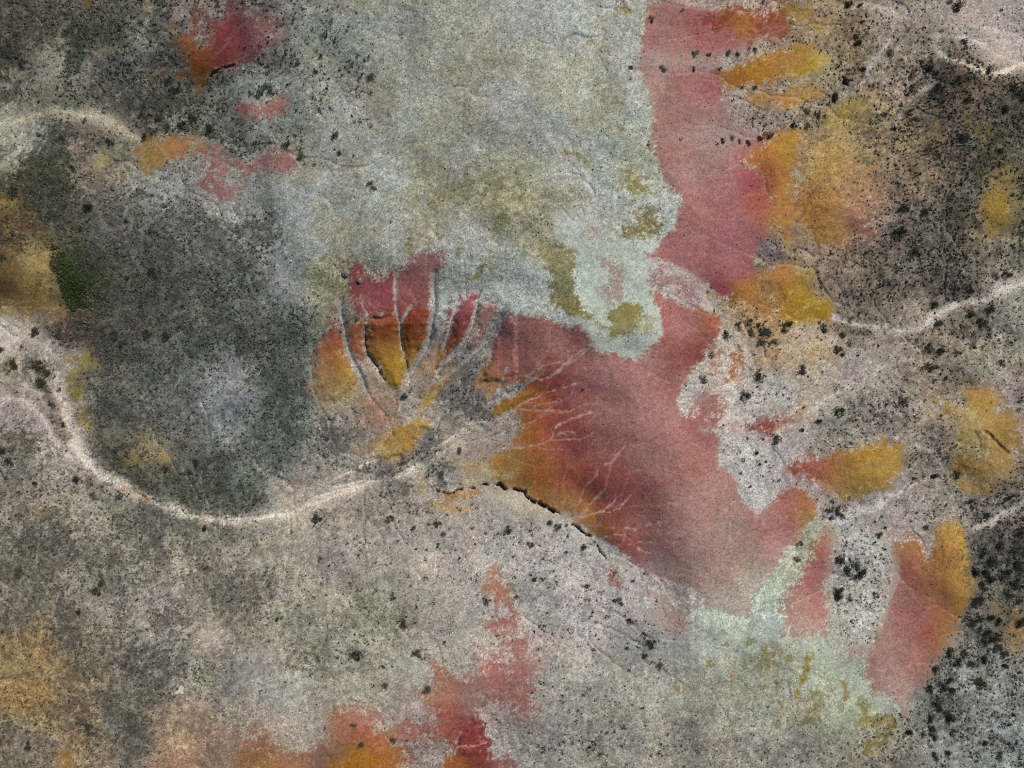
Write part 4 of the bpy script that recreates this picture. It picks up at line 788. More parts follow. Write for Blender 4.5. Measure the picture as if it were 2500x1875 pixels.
# ------------------------------------------------------------------ soil grain, then albedo from colours that still hold slope shade
# smudges of close grey scrub
for tl, x, y, rx, ry, c, vg in (
        ((3,2),1830,240,85,75,'69665d',.4), ((3,2),1270,110,60,45,'6e6a60',.4), ((3,2),1640,120,60,80,'6c695f',.4), ((3,2),1450,490,70,80,'6c685e',.4),
        ((3,2),1600,800,60,70,'6c6a60',.4), ((3,2),1240,930,110,45,'716a62',.35), ((3,2),1400,1040,130,40,'736c64',.35), ((3,2),560,1150,80,60,'6f6a60',.3),
        ((3,2),1050,750,130,55,'706e66',.35), ((3,2),1350,640,70,45,'706c64',.35), ((3,2),1660,30,60,60,'706c62',.35), ((2,2),1830,1440,60,70,'716d64',.35),
        ((3,3),30,60,50,40,'777168',.3), ((2,1),330,1480,90,80,'5c5a48',.35), ((2,1),110,1460,70,60,'66604e',.35), ((1,1),1430,850,170,130,'45463a',.5),
        ((1,1),640,450,70,200,'3f4434',.55), ((1,1),1050,100,110,70,'4c4d42',.5), ((1,1),550,80,80,60,'444438',.5), ((1,1),350,1500,260,140,'42442f',.55),
        ((1,1),470,1180,80,90,'4a4a3c',.5), ((1,1),100,200,90,160,'46443a',.5), ((1,1),130,800,110,60,'58544a',.3), ((2,1),500,200,180,120,'45463a',.5),
        ((3,1),1700,950,250,140,'4f523f',.5), ((3,1),150,450,170,60,'57523f',.45), ((3,1),300,580,160,60,'545040',.4), ((3,1),850,180,120,160,'4c4f46',.45),
        ((4,3),1160,590,60,30,'6a6d68',.35), ((4,2),1250,430,60,60,'68654f',.35), ((4,2),850,700,70,60,'67655a',.35), ((4,2),1390,700,70,30,'6a655c',.35),
        ((4,2),380,800,130,100,'66634f',.35), ((4,2),150,250,110,110,'66655a',.35), ((4,4),1880,520,170,90,'4a4b44',.5), ((4,4),1700,800,180,90,'50534c',.5),
        ((4,4),1520,1120,110,120,'4c504a',.5), ((3,4),1950,1480,170,140,'3f3d38',.6), ((3,4),650,1120,90,60,'65645c',.4), ((3,4),740,1580,130,80,'6c6d66',.4),
        ((3,4),1180,200,80,90,'615e56',.4), ((3,4),1820,1070,130,50,'5f5b52',.4), ((2,4),1400,330,200,120,'5c554a',.45), ((2,4),1160,370,110,70,'59534a',.45),
        ((2,4),1750,170,100,90,'4c4b3c',.5), ((2,4),1820,1080,110,60,'54503f',.4), ((1,4),1750,640,170,60,'4b4130',.5), ((1,4),1950,1150,120,200,'47432f',.5),
        ((1,4),1300,700,160,160,'5c5046',.4), ((1,4),1650,1250,150,90,'454039',.5), ((1,4),950,1100,120,150,'5c534a',.4), ((1,4),730,660,110,60,'5d5146',.4),
        ((1,4),420,950,80,60,'605850',.4), ((4,1),1300,750,160,110,'57524a',.4), ((4,1),700,1000,120,160,'57524a',.4), ((4,1),550,480,120,90,'57534b',.4),
        ((4,1),1050,1450,130,130,'54504a',.4), ((4,1),1450,400,130,110,'5c574e',.4), ((3,1),1100,1350,260,120,'59554c',.4), ((3,1),400,1300,260,130,'56514a',.4)):
    ang = [k_ * 6.283 / 14 for k_ in range(14)]
    pl = T(tl[0], tl[1], *[(x + math.cos(a) * rx * (.75 + .5 * _hash(np.array([int(x) + i_]), np.array([int(y)]), 9)[0]), y + math.sin(a) * ry * (.75 + .5 * _hash(np.array([int(x)]), np.array([int(y) + i_]), 9)[0])) for i_, a in enumerate(ang)])
    patch(pl, c, soft=min(rx, ry) * .2, op=.7, mot=.18, veg=vg, bare=0)
nb = (1 - BARE)[..., None]
vm = np.clip(VEG / .3, 0, 1)[..., None]
fade = np.clip(1 - (far - 100) / 200, 0, 1)
N_MID = .5 + (N_MID - .5) * fade
N_FINE = .5 + (N_FINE - .5) * fade
W1, W2, W3 = W1 * fade, W2 * fade, .5 + (W3 - .5) * fade
C *= (1 + (N_MID[..., None] - .5) * (0.05 + .03 * nb + .13 * nb * vm) + (N_FINE[..., None] - .5) * (0.09 + 0.07 * nb + .16 * nb * vm))
C *= 1 + W1[..., None] * (.20 + .12 * nb) + W2[..., None] * np.array([.05, -.02, -.05])
C *= 1 + ((W3 > .975) * .22 - (W3 < .03) * .22)[..., None] * (.5 + .5 * nb)
inner = (far <= 0)
Z += np.where(inner, W2 * (.03 + .03 * nb[..., 0]), 0)
hue = ((even(fbm(U, V, 26, 3, 51, .6)) - .5) * fade)[..., None] * np.array([.025, .0, -.03])
hue2 = ((even(fbm(U, V, 70, 3, 52, .6)) - .5) * fade)[..., None] * np.array([.02, -.008, .012])
C *= (1 + hue + hue2)
VEG = np.clip(VEG * (1 - 0.75 * BARE), 0.0, 0.8)
cover = np.clip(VEG * .26, 0, .15)[..., None]
lift = (C - cover * hx('2c2e24')) / (1 - cover)
grey = lift.mean(-1, keepdims=True)
lift = grey + (lift - grey) * .86
GAIN = 1.20
ALB = np.clip(lin(lift) * GAIN, 0.01, 0.8).astype(np.float32)

# world positions
K = (CAM_H - Z) / CAM_H
X = (U - 1250) * MPP * K
Y = (937.5 - V) * MPP * K


def ground_at(u, v):
    iu = np.clip(np.searchsorted(AU, u) - 1, 0, NX - 2)
    iv = np.clip(np.searchsorted(AV, v) - 1, 0, NY - 2)
    tu = (u - AU[iu]) / (AU[iu + 1] - AU[iu])
    tv = (v - AV[iv]) / (AV[iv + 1] - AV[iv])
    z = (Z[iv, iu] * (1 - tu) + Z[iv, iu + 1] * tu) * (1 - tv) + (Z[iv + 1, iu] * (1 - tu) + Z[iv + 1, iu + 1] * tu) * tv
    k = (CAM_H - z) / CAM_H
    return (u - 1250) * MPP * k, (937.5 - v) * MPP * k, z


# ------------------------------------------------------------------ materials
def new_mat(name):
    m = bpy.data.materials.new(name)
    m.use_nodes = True
    nt = m.node_tree
    b = nt.nodes['Principled BSDF']
    b.inputs['Roughness'].default_value = 0.95
    b.inputs['Specular IOR Level'].default_value = 0.08
    return m, nt, b


def noise_node(nt, co, scale, detail=2.0, rough=.6):
    n = nt.nodes.new('ShaderNodeTexNoise')
    n.inputs['Scale'].default_value = scale
    n.inputs['Detail'].default_value = detail
    n.inputs['Roughness'].default_value = rough
    nt.links.new(co, n.inputs['Vector'])
    return n


def math_node(nt, op, a, b):
    n = nt.nodes.new('ShaderNodeMath')
    n.operation = op
    for i, q in enumerate((a, b)):
        if isinstance(q, (int, float)):
            n.inputs[i].default_value = q
        else:
            nt.links.new(q, n.inputs[i])
    return n.outputs[0]


def soil_material(name):
    m, nt, b = new_mat(name)
    att = nt.nodes.new('ShaderNodeAttribute')
    att.attribute_name = 'soil'
    geo = nt.nodes.new('ShaderNodeNewGeometry')
    co = geo.outputs['Position']
    n1 = noise_node(nt, co, 4.2, 3.0, .75)       # clods
    n2 = noise_node(nt, co, 15.0, 2.0, .6)       # grit
    n3 = noise_node(nt, co, 2.3, 2.0, .6)
    vo = nt.nodes.new('ShaderNodeTexVoronoi')
    vo.inputs['Scale'].default_value = 7.0
    nt.links.new(co, vo.inputs['Vector'])
    sx = nt.nodes.new('ShaderNodeSeparateColor')
    nt.links.new(vo.outputs['Color'], sx.inputs[0])
    cell = math_node(nt, 'MULTIPLY', math_node(nt, 'SUBTRACT', sx.outputs[0], .5), .36)
    a = math_node(nt, 'ADD', cell, math_node(nt, 'MULTIPLY', math_node(nt, 'SUBTRACT', n1.outputs['Fac'], .5), 0.9))
    bq = math_node(nt, 'MULTIPLY', math_node(nt, 'SUBTRACT', n2.outputs['Fac'], .5), 0.55)
    g = math_node(nt, 'ADD', a, bq)
    g = math_node(nt, 'MULTIPLY', g, math_node(nt, 'ADD', att.outputs['Alpha'], .35))
    g = math_node(nt, 'ADD', g, 1.0)
    g = math_node(nt, 'MAXIMUM', g, .25)
    mul = nt.nodes.new('ShaderNodeVectorMath')
    mul.operation = 'SCALE'
    nt.links.new(att.outputs['Color'], mul.inputs[0])
    nt.links.new(g, mul.inputs['Scale'])
    hs = nt.nodes.new('ShaderNodeHueSaturation')
    nt.links.new(mul.outputs[0], hs.inputs['Color'])
    nt.links.new(math_node(nt, 'ADD', math_node(nt, 'MULTIPLY', math_node(nt, 'SUBTRACT', n3.outputs['Fac'], .5), .06), .5), hs.inputs['Hue'])
    nt.links.new(math_node(nt, 'ADD', math_node(nt, 'MULTIPLY', n3.outputs['Fac'], .3), .85), hs.inputs['Saturation'])
    nt.links.new(hs.outputs[0], b.inputs['Base Color'])
    bm = nt.nodes.new('ShaderNodeBump')
    bm.inputs['Strength'].default_value = .8
    bm.inputs['Distance'].default_value = .09
    hsum = math_node(nt, 'ADD', n1.outputs['Fac'], math_node(nt, 'MULTIPLY', n2.outputs['Fac'], .35))
    nt.links.new(hsum, bm.inputs['Height'])
    nt.links.new(bm.outputs[0], b.inputs['Normal'])
    return m


def plant_material(name, attr='tint'):
    m, nt, b = new_mat(name)
    att = nt.nodes.new('ShaderNodeAttribute')
    att.attribute_name = attr
    geo = nt.nodes.new('ShaderNodeNewGeometry')
    n = noise_node(nt, geo.outputs['Position'], 9.0, 2.0)
    f = math_node(nt, 'ADD', math_node(nt, 'MULTIPLY', n.outputs['Fac'], .9), .55)
    mul = nt.nodes.new('ShaderNodeVectorMath')
    mul.operation = 'SCALE'
    nt.links.new(att.outputs['Color'], mul.inputs[0])
    nt.links.new(f, mul.inputs['Scale'])
    nt.links.new(mul.outputs[0], b.inputs['Base Color'])
    return m


def leaf_material(name, rgb, var=.35):
    m, nt, b = new_mat(name)
    oi = nt.nodes.new('ShaderNodeObjectInfo')
    geo = nt.nodes.new('ShaderNodeNewGeometry')
    n = noise_node(nt, geo.outputs['Position'], 6.0, 2.0)
    f = math_node(nt, 'ADD', math_node(nt, 'MULTIPLY', n.outputs['Fac'], .8), .6)
    f = math_node(nt, 'MULTIPLY', f, math_node(nt, 'ADD', math_node(nt, 'MULTIPLY', oi.outputs['Random'], var * 2), 1 - var))
    mul = nt.nodes.new('ShaderNodeVectorMath')
    mul.operation = 'SCALE'
    mul.inputs[0].default_value = rgb
    nt.links.new(f, mul.inputs['Scale'])
    nt.links.new(mul.outputs[0], b.inputs['Base Color'])
    return m


M_SOIL = soil_material('painted_soil')
M_BED = soil_material('stream_bed_soil')
M_TUFT = plant_material('scrub_tufts')
M_CLOD = plant_material('clay_clods')
M_LEAF = {'dark': leaf_material('dark_evergreen_leaf', (.036, .046, .030)),
          'sage': leaf_material('sage_leaf', (.085, .100, .078)),
          'olive': leaf_material('olive_brown_leaf', (.075, .072, .040))}
M_TWIG = leaf_material('twig_bark', (.09, .075, .06))
M_DEAD = leaf_material('bleached_wood', (.40, .37, .33))
M_STONE = leaf_material('grey_clay_stone', (.22, .21, .185), .1)
M_PALE = leaf_material('cream_crust', (.52, .50, .40), .05)


def build(name, co, faces_flat, nper, mat, smooth=False, attr=None, attr_name='tint', attr4=True):
    """mesh from arrays: co (n,3), faces_flat (m*nper)"""
    me = bpy.data.meshes.new(name)
    n, m = len(co), len(faces_flat) // nper
    me.vertices.add(n)
    me.vertices.foreach_set('co', np.ascontiguousarray(co, dtype=np.float32).ravel())
    me.loops.add(m * nper)
    me.polygons.add(m)
    me.loops.foreach_set('vertex_index', np.ascontiguousarray(faces_flat, dtype=np.int32))
    me.polygons.foreach_set('loop_start', np.arange(0, m * nper, nper, dtype=np.int32))
    me.polygons.foreach_set('use_smooth', np.full(m, smooth, dtype=bool))
    if attr is not None:
        a = me.color_attributes.new(attr_name, 'FLOAT_COLOR', 'POINT')
        a.data.foreach_set('color', np.ascontiguousarray(attr, dtype=np.float32).ravel())
    me.materials.append(mat)
    me.update(calc_edges=True)
    return me


def link(name, me, parent=None, **props):
    o = bpy.data.objects.new(name, me)
    COL.objects.link(o)
    if parent:
        o.parent = parent
    for k, v in props.items():
        o[k] = v
    return o


# ------------------------------------------------------------------ the ground, with the stream beds as sheets of their own
co = np.stack([X, Y, Z], -1).reshape(-1, 3)
grit = np.clip(.55 - .15 * BARE + .35 * np.clip(VEG, 0, 1), .15, .9)
soil = np.concatenate([ALB, grit[..., None]], -1).reshape(-1, 4)
ii = np.arange(NX * NY).reshape(NY, NX)
quads = np.stack([ii[1:, :-1], ii[1:, 1:], ii[:-1, 1:], ii[:-1, :-1]], -1).reshape(-1, 4)
wq = (WASH[:-1, :-1] > .42).reshape(-1)


def sub_mesh(name, q, mat):
    used = np.zeros(NX * NY, dtype=bool)
    used[q.ravel()] = True
    remap = np.cumsum(used) - 1
    return build(name, co[used], remap[q].ravel(), 4, mat, True, soil[used], 'soil')


link('ground', sub_mesh('ground', quads[~wq], M_SOIL), kind='structure')
link('stream_bed', sub_mesh('stream_bed', quads[wq], M_BED), kind='structure')

# ------------------------------------------------------------------ low scrub and grass tufts: uncountable
rng = np.random.default_rng(11)


def sample(n, dens, seed):
    """n random survey points kept with probability dens"""
    r = np.random.default_rng(seed)
    u = r.uniform(-90, 2590, n)
    v = r.uniform(-90, 1965, n)
    iu = np.clip(np.rint((u + MARG) / STEP).astype(int) + (NX - (int((2500 + 2 * MARG) / STEP) + 1)) // 2, 0, NX - 1)
    iv = np.clip(np.rint((v + MARG) / STEP).astype(int) + (NY - (int((1875 + 2 * MARG) / STEP) + 1)) // 2, 0, NY - 1)
    keep = r.uniform(0, 1, n) < dens(iv, iu)
    return u[keep], v[keep], iv[keep], iu[keep]


CLUMP = even(fbm(U, V, 34, 3, 61, .6))


def tufts(name, n, dens, rmin, rmax, hgt, spikes, cols, seed, mat, **props):
    u, v, iv, iu = sample(n, dens, seed)
    r = np.random.default_rng(seed + 1)
    x, y, z = ground_at(u, v)
    m = len(u)
    rad = (rmin + (rmax - rmin) * r.uniform(0, 1, m) ** 2.2) * (.7 + .45 * np.clip(VEG[iv, iu] / .3, 0, 1))
    ang = r.uniform(0, 6.283, m)[:, None] + np.arange(spikes)[None] * (6.283 / spikes) + r.normal(0, .22, (m, spikes))
    rr_ = rad[:, None] * np.where(np.arange(spikes)[None] % 2 == 0, r.uniform(.8, 1.35, (m, spikes)), r.uniform(.3, .7, (m, spikes)))
    vx = np.concatenate([(x + r.normal(0, .03, m))[:, None], x[:, None] + rr_ * np.cos(ang)], 1)
    vy = np.concatenate([y[:, None], y[:, None] + rr_ * np.sin(ang)], 1)
    top = rad * hgt * r.uniform(.6, 1.3, m)
    vz = np.concatenate([(z + top)[:, None], z[:, None] + r.uniform(-.02, .35, (m, spikes)) * top[:, None]], 1)
    co_ = np.stack([vx, vy, vz], -1).reshape(-1, 3)
    base = np.arange(m)[:, None, None] * (spikes + 1)
    k = np.arange(spikes)
    tri = np.stack([np.zeros(spikes, int), 1 + k, 1 + (k + 1) % spikes], -1)[None]
    f = (base + tri).reshape(-1)
    cols = np.array(cols)
    ci = r.integers(0, len(cols), m)
    tint = cols[ci] * r.uniform(.65, 1.35, (m, 1))
    gnd = ALB[iv, iu]
    aa = (.45 + .4 * np.clip(VEG[iv, iu] / .3, 0, 1))[:, None]
    tint = tint * aa + gnd * (1 - aa) * .75
    t4 = np.concatenate([np.repeat(tint, spikes + 1, 0), np.ones((m * (spikes + 1), 1))], 1)
    me = build(name, co_, f, 3, mat, False, t4)
    return link(name, me, **props), m


def d_tuft(iv, iu):
    return np.clip(VEG[iv, iu] * (.35 + 1.3 * CLUMP[iv, iu]) * 1.0, 0, 1)


_, n_t = tufts('dry_scrub', 400000, d_tuft, .05, .24, .8, 6,
               [(.080, .084, .062), (.110, .110, .085), (.055, .060, .046), (.13, .12, .095), (.085, .092, .074), (.045, .046, .038)], 71, M_TUFT, kind='stuff')


GR = np.zeros_like(VEG)
sl = box(GRASS, 40)
GR[sl] = (1 - sstep(-8, 10, sdf(GRASS, WU[sl], WV[sl]) + (N_FINE[sl] - .5) * 16)) * (.25 + .9 * CLUMP[sl])


def d_green(iv, iu):
    return np.clip(GR[iv, iu], 0, 1)


_, n_g = tufts('green_grass', 2600000, d_green, .09, .22, 1.1, 6, [(.040, .065, .018), (.030, .050, .014), (.055, .072, .025)], 75, M_TUFT, kind='stuff')


def d_clod(iv, iu):
    pale = np.clip((C[iv, iu].mean(-1) - .42) / .12, 0, 1) * (1 - BARE[iv, iu])
    return np.clip(pale * (.25 + CLUMP[iv, iu]), 0, 1) * .9 + .10 * BARE[iv, iu]


def clods(name, n, dens, seed, **props):
    u, v, iv, iu = sample(n, dens, seed)
    r = np.random.default_rng(seed + 1)
    x, y, z = ground_at(u, v)
    m = len(u)
    rad = .05 + .13 * r.uniform(0, 1, m) ** 3
    a = r.uniform(0, 6.283, m)[:, None] + np.arange(5)[None] * 1.2566 + r.normal(0, .2, (m, 5))
    q = rad[:, None] * r.uniform(.7, 1.25, (m, 5))
    vx = np.concatenate([x[:, None] + r.normal(0, .02, (m, 1)), x[:, None] + q * np.cos(a)], 1)
    vy = np.concatenate([y[:, None], y[:, None] + q * np.sin(a)], 1)
    vz = np.concatenate([(z + rad * r.uniform(.6, 1.1, m))[:, None], np.repeat(z[:, None] - .02, 5, 1)], 1)
    co_ = np.stack([vx, vy, vz], -1).reshape(-1, 3)
    k = np.arange(5)
    tri = np.stack([np.zeros(5, int), 1 + k, 1 + (k + 1) % 5], -1)[None]
    f = (np.arange(m)[:, None, None] * 6 + tri).reshape(-1)
    tint = ALB[iv, iu] * r.uniform(.75, 1.35, (m, 1))
    t4 = np.concatenate([np.repeat(tint, 6, 0), np.ones((m * 6, 1))], 1)
    return link(name, build(name, co_, f, 3, M_CLOD, False, t4), **props), m


_, n_c = clods('clay_gravel', 100000, d_clod, 81, kind='stuff')
print('tufts', n_t, 'grass', n_g, 'clods', n_c, 'grid', NX, NY)

# ------------------------------------------------------------------ shrubs, each a thing of its own
SHRUBS = {
    (1,1): '350,735,18;490,745,22;715,1020,25;420,1050,12;330,1140,25;930,1200,40;1220,1160,35;1430,690,35;1480,760,50;1340,1000,40;1420,1080,45;1540,1060,40;1630,1000,50;1760,1090,55;1870,985,20;1880,1190,25;620,1430,35;510,1170,35;520,1020,20;640,1300,18;110,1615,30;180,520,25;330,860,20;2110,795,18;1300,1110,35;1190,980,25',
    (1,2): '330,170,25;120,360,20;45,390,18;570,485,25;370,525,25;120,740,40;50,790,45;150,790,30;990,650,30;600,300,25;720,1290,25;840,1305,18;400,1320,35;650,920,20;690,1140,30;980,1540,25;1010,1590,25;270,1240,35;520,600,30',
    (1,3): '1210,165,25;1465,85,20;1580,455,28;1690,465,22;1310,575,28;1040,570,22;1570,580,22;1860,450,25;1940,460,22;2030,410,18;2080,430,25;1790,580,22;1040,665,14;1460,1175,18;1185,1210,20;1820,1190,25;1890,1165,25;1950,1195,25;2030,1210,25;2120,1180,30;2200,1140,35;1770,1215,20;1980,740,20;2080,740,25',
    (1,4): '1645,60,50d;1585,15,25d;800,305,25d;810,380,40d;1080,455,32d;1500,270,22d;1710,345,35d;740,40,40;830,45,30;715,690,30d;855,600,35d;600,820,50d;520,990,15d;270,1070,35;380,1080,30;380,945,25;470,970,35;1395,575,50d;1470,610,25d;1660,680,50;1270,760,30d;1035,970,25;1100,1085,30d;1310,1000,30;1245,950,25;1710,565,20d;1920,590,35d;2045,920,35d;2130,740,30;2190,810,60;1780,1120,15;2015,1270,30;1010,130,15d;540,130,18;1490,750,40;1740,850,30;1385,1270,20;780,1530,15d;850,1610,14d;1700,1180,60',
    (2,1): '110,15,40;560,130,30;745,160,45d;690,325,25;250,320,15;210,410,15;30,570,25;110,350,25;1070,740,28d;1280,690,35;1310,715,25;1475,925,25;1190,970,22;500,1220,30;970,1210,35;1240,1220,35;1410,1230,45;1540,1140,25;1030,1290,25;120,1470,60o;320,1480,75o;390,1530,60o;350,1610,40o;15,1340,25;1270,330,25;1075,250,25;1390,130,30;300,1200,40o;690,1110,25;180,1315,20',
    (2,2): '1155,265,15;870,1090,18;1395,1325,14d;1560,1480,20;1540,1170,20',
    (2,3): '1840,1220,45s;1945,1140,35s;2035,1110,25d;2055,1200,35s;1720,1385,25d;1645,1590,32d;2115,1140,25d;2170,1195,45s;1950,1310,16d;2085,1385,14d;2110,1580,60s;1500,1640,16d;2130,1280,45s;1690,850,12d;1740,1010,15d',
    (2,4): '210,1125,40d;190,1165,35s;35,1205,45s;680,1225,30d;735,1295,25d;640,1340,35;810,1390,18d;1300,1280,22d;1455,965,30d;1630,840,18;1755,845,28d;1970,725,30d;2060,710,35d;1605,1195,25d;1780,1205,22d;1780,1310,30;2095,1285,18d;2025,1460,30d;1410,1330,35;1510,1350,45;1550,1585,25;340,1510,55s;1420,1500,60;1860,1110,60o;1490,1120,55s;1920,1010,45;1740,1050,30;2165,920,18d;1650,1380,30s;1205,150,60;1370,190,35;980,1310,20;955,580,12d;1720,550,25;1160,350,60;1290,500,40o;110,1280,40s;690,1380,25;520,1160,50s',
    (3,1): '350,30,40o;150,90,20;500,80,25;435,95,20;430,190,30;450,230,20;450,345,22;545,370,25;1665,680,30d;1395,745,30d;1600,780,25d;790,965,35;960,1165,18;1735,1235,30;1010,970,40;85,680,30;640,830,30;300,870,25;30,600,30;160,1610,35;1745,1580,30;1350,1320,25;560,590,18;2170,1000,40',
    (3,2): '550,730,22;335,1270,22;540,1160,55o;1130,1170,30o;1165,1160,30;1210,1240,15;1080,1120,20;1590,790,40s;1740,870,15s;1740,590,28s;1350,210,15;1545,1210,30o;1350,1240,25;1215,1350,20;780,1370,22;1365,1415,20;1460,1420,18;1600,1290,25;2145,1255,30d;1270,120,35s;1880,1070,15s;1840,1045,18s;1260,680,25s;850,240,22;560,1500,25',
    (3,3): '2000,130,45d;355,1190,25d;420,1230,30d;15,1265,25d;640,1405,25;490,1440,22;2045,890,22;1965,780,22;2090,600,25;1500,40,12d;190,1380,30;2150,490,20',
    (3,4): '650,255,40d;690,290,20;1380,165,18d;1510,300,18d;1545,650,18d;1745,1010,30d;1760,1060,20;2080,980,25;985,1300,35o;1380,1235,25o;1005,1150,20d;625,1100,55;560,1090,25;590,1150,25;680,1140,30;1550,1050,18;1130,1050,15;320,1370,30s;130,500,40;1470,800,30;1640,790,35;1180,180,60s;1900,1130,35;2180,160,25d;2160,240,20;2180,1270,40d;1860,1450,45d;1940,1520,60d;2060,1600,50d;2170,1550,40d;1790,1590,45d;1880,1620,40d;2010,1400,40d;2120,1430,30d;1040,1420,20;1030,1500,20;790,1560,45;660,1510,45;730,1600,40;840,1610,40;290,1500,30s;480,350,30;330,410,25',
    (4,1): '165,30,40;250,40,18d;555,305,22d;670,335,25d;20,510,22;960,435,12d;1130,435,18;1060,790,25o;1660,830,20;40,1350,22d;820,170,45o;860,95,40o;680,620,20;45,1220,25;240,1470,35o;240,1350,25;760,1300,35;430,910,18d',
    (4,2): '200,400,25;1010,190,15d;1260,450,40o;1090,800,25o;1110,960,30o;1000,960,20;1610,595,22;1380,690,60o;1960,260,30;1940,220,20;1190,1420,30;1440,60,18;1180,210,30;870,710,40;600,1320,20;840,1290,25;900,1460,30;1460,1000,35',
    (4,3): '195,30,20;220,70,25;670,120,25;990,360,20d;1035,420,28d;1150,540,25d;1195,610,30d;1215,640,25d;1150,710,28o;1280,800,28d;1270,900,14d;690,985,20;635,1040,18;295,945,20;380,970,15;460,1045,18;1010,650,20;1140,1150,20;820,1045,15;840,1360,20;690,1480,22;780,1535,18;830,1550,18;730,660,22;1030,820,22;590,1160,20;300,1480,22;930,230,30;960,270,25',
    (4,4): '1815,255,55d;1910,50,45d;2130,110,40d;2080,190,40d;1860,125,45d;1925,380,35d;1985,425,35d;1840,390,35d;1780,425,35d;1840,490,35d;1900,520,45d;1970,560,45d;1885,590,35d;1580,680,40d;1700,700,40d;1640,770,50d;1470,820,50d;1760,780,35d;1860,740,40d;1570,915,35d;1540,970,35d;1600,1010,40d;1400,980,40d;1470,1130,55d;1420,1230,45d;1590,1240,55d;1560,1200,35d;1240,1340,35d;1420,1345,45d;1360,1370,30d;1460,1390,35d;1610,1360,30d;1820,950,50o;1850,930,35o;2180,430,45d;2090,1280,25s;1890,1440,35o;2100,1470,30d;1560,1540,35d;1440,1540,28d;1470,1580,25d;2000,1560,30d;640,220,40;650,170,40;740,220,30;820,40,50;960,200,25;2030,40,30d;2170,250,25d;2050,800,35d;1990,640,40;2050,700,30d;1730,520,20d',
}
shrubs = []
thickets = []
for (r, c), txt in SHRUBS.items():
    for q in txt.split(';'):
        x, y, rad = q.split(',')
        kind = {'d': 'dark', 's': 'sage', 'o': 'olive'}.get(rad[-1], None)
        rad = float(rad.rstrip('dso'))
        if rad > 36:                                   # a thicket: one main bush, smaller ones crowding it
            thickets.append((r, c, float(x), float(y), rad))
            rad = 36 + (rad - 36) * (.5 if kind == 'dark' else .2)
        (u, v), = T(r, c, (float(x), float(y)))
        shrubs.append([u, v, rad * K_T * MPP, kind])
shrubs.sort(key=lambda q: -q[2])
extra = shrubs[300:]
shrubs = shrubs[:300]


def leafy(seed, n_leaf, lobes, leaf, branch):
    """foliage of leaf-sized faces in uneven clumps (unit radius), branches as thin three-sided limbs"""
    r = np.random.default_rng(seed)
    cl = []
    for k in range(lobes):
        a, d = r.uniform(0, 6.283), (0.0 if k == 0 else r.uniform(.3, .72))
        cl.append((d * math.cos(a), d * math.sin(a), r.uniform(.30, .62) * (1.25 if k == 0 else 1 - .35 * d), r.uniform(.22, .46) if k else r.uniform(.42, .55)))
    vs, fs = [], []
    for i in range(n_leaf):
        cx, cy, cz, cr = cl[int(r.integers(0, lobes))]
        p = r.normal(0, 1, 3)
        p = p / np.linalg.norm(p) * (r.uniform(.35, 1.0) ** .6)
        q = np.array([cx, cy, cz]) + p * np.array([cr, cr, cr * .85])
        q[2] = max(q[2], .03)
        w, l = leaf * r.uniform(.6, 1.2), leaf * r.uniform(1.2, 2.4)
        ax = r.normal(0, 1, 3) + p * .9
        ax /= np.linalg.norm(ax)
        sd = np.cross(ax, r.normal(0, 1, 3))
        sd /= np.linalg.norm(sd)
        b = len(vs)
        vs += [q - sd * w * .5, q + ax * l * .5 + sd * w * .2, q + ax * l, q + ax * l * .4 - sd * w]
        fs += [b, b + 1, b + 2, b + 3]
    bv, bf = [], []
    for k in range(branch):
        cx, cy, cz, cr = cl[k % lobes]
        tip = np.array([cx, cy, cz + cr * .3]) + r.normal(0, .12, 3)
        if k % 4 == 3:
            tip = np.array([tip[0] * 1.5, tip[1] * 1.5, .25])
        mid = tip * .5 + np.array([0, 0, -.05])
        for a, bq, w0, w1 in ((np.array([0, 0, -.05]), mid, .045, .03), (mid, tip, .03, .008)):
            n0 = len(bv)
            for pt, w in ((a, w0), (bq, w1)):
                for j in range(3):
                    bv.append(pt + np.array([math.cos(j * 2.094) * w, math.sin(j * 2.094) * w, 0]))
            for j in range(3):
                bf += [n0 + j, n0 + (j + 1) % 3, n0 + 3 + (j + 1) % 3, n0 + 3 + j]
    return np.array(vs), np.array(fs), np.array(bv), np.array(bf)


FOL, BRA = {}, {}
for kd in ('dark', 'sage', 'olive'):
    for k in range(5):
        a, b, c, d = leafy(100 + k + {'dark': 0, 'sage': 20, 'olive': 40}[kd], 460, 5 + k % 4, .10, 11)
        FOL[kd, k] = build('foliage', a, b, 4, M_LEAF[kd])
        BRA[kd, k] = build('branches', c, d, 4, M_TWIG)

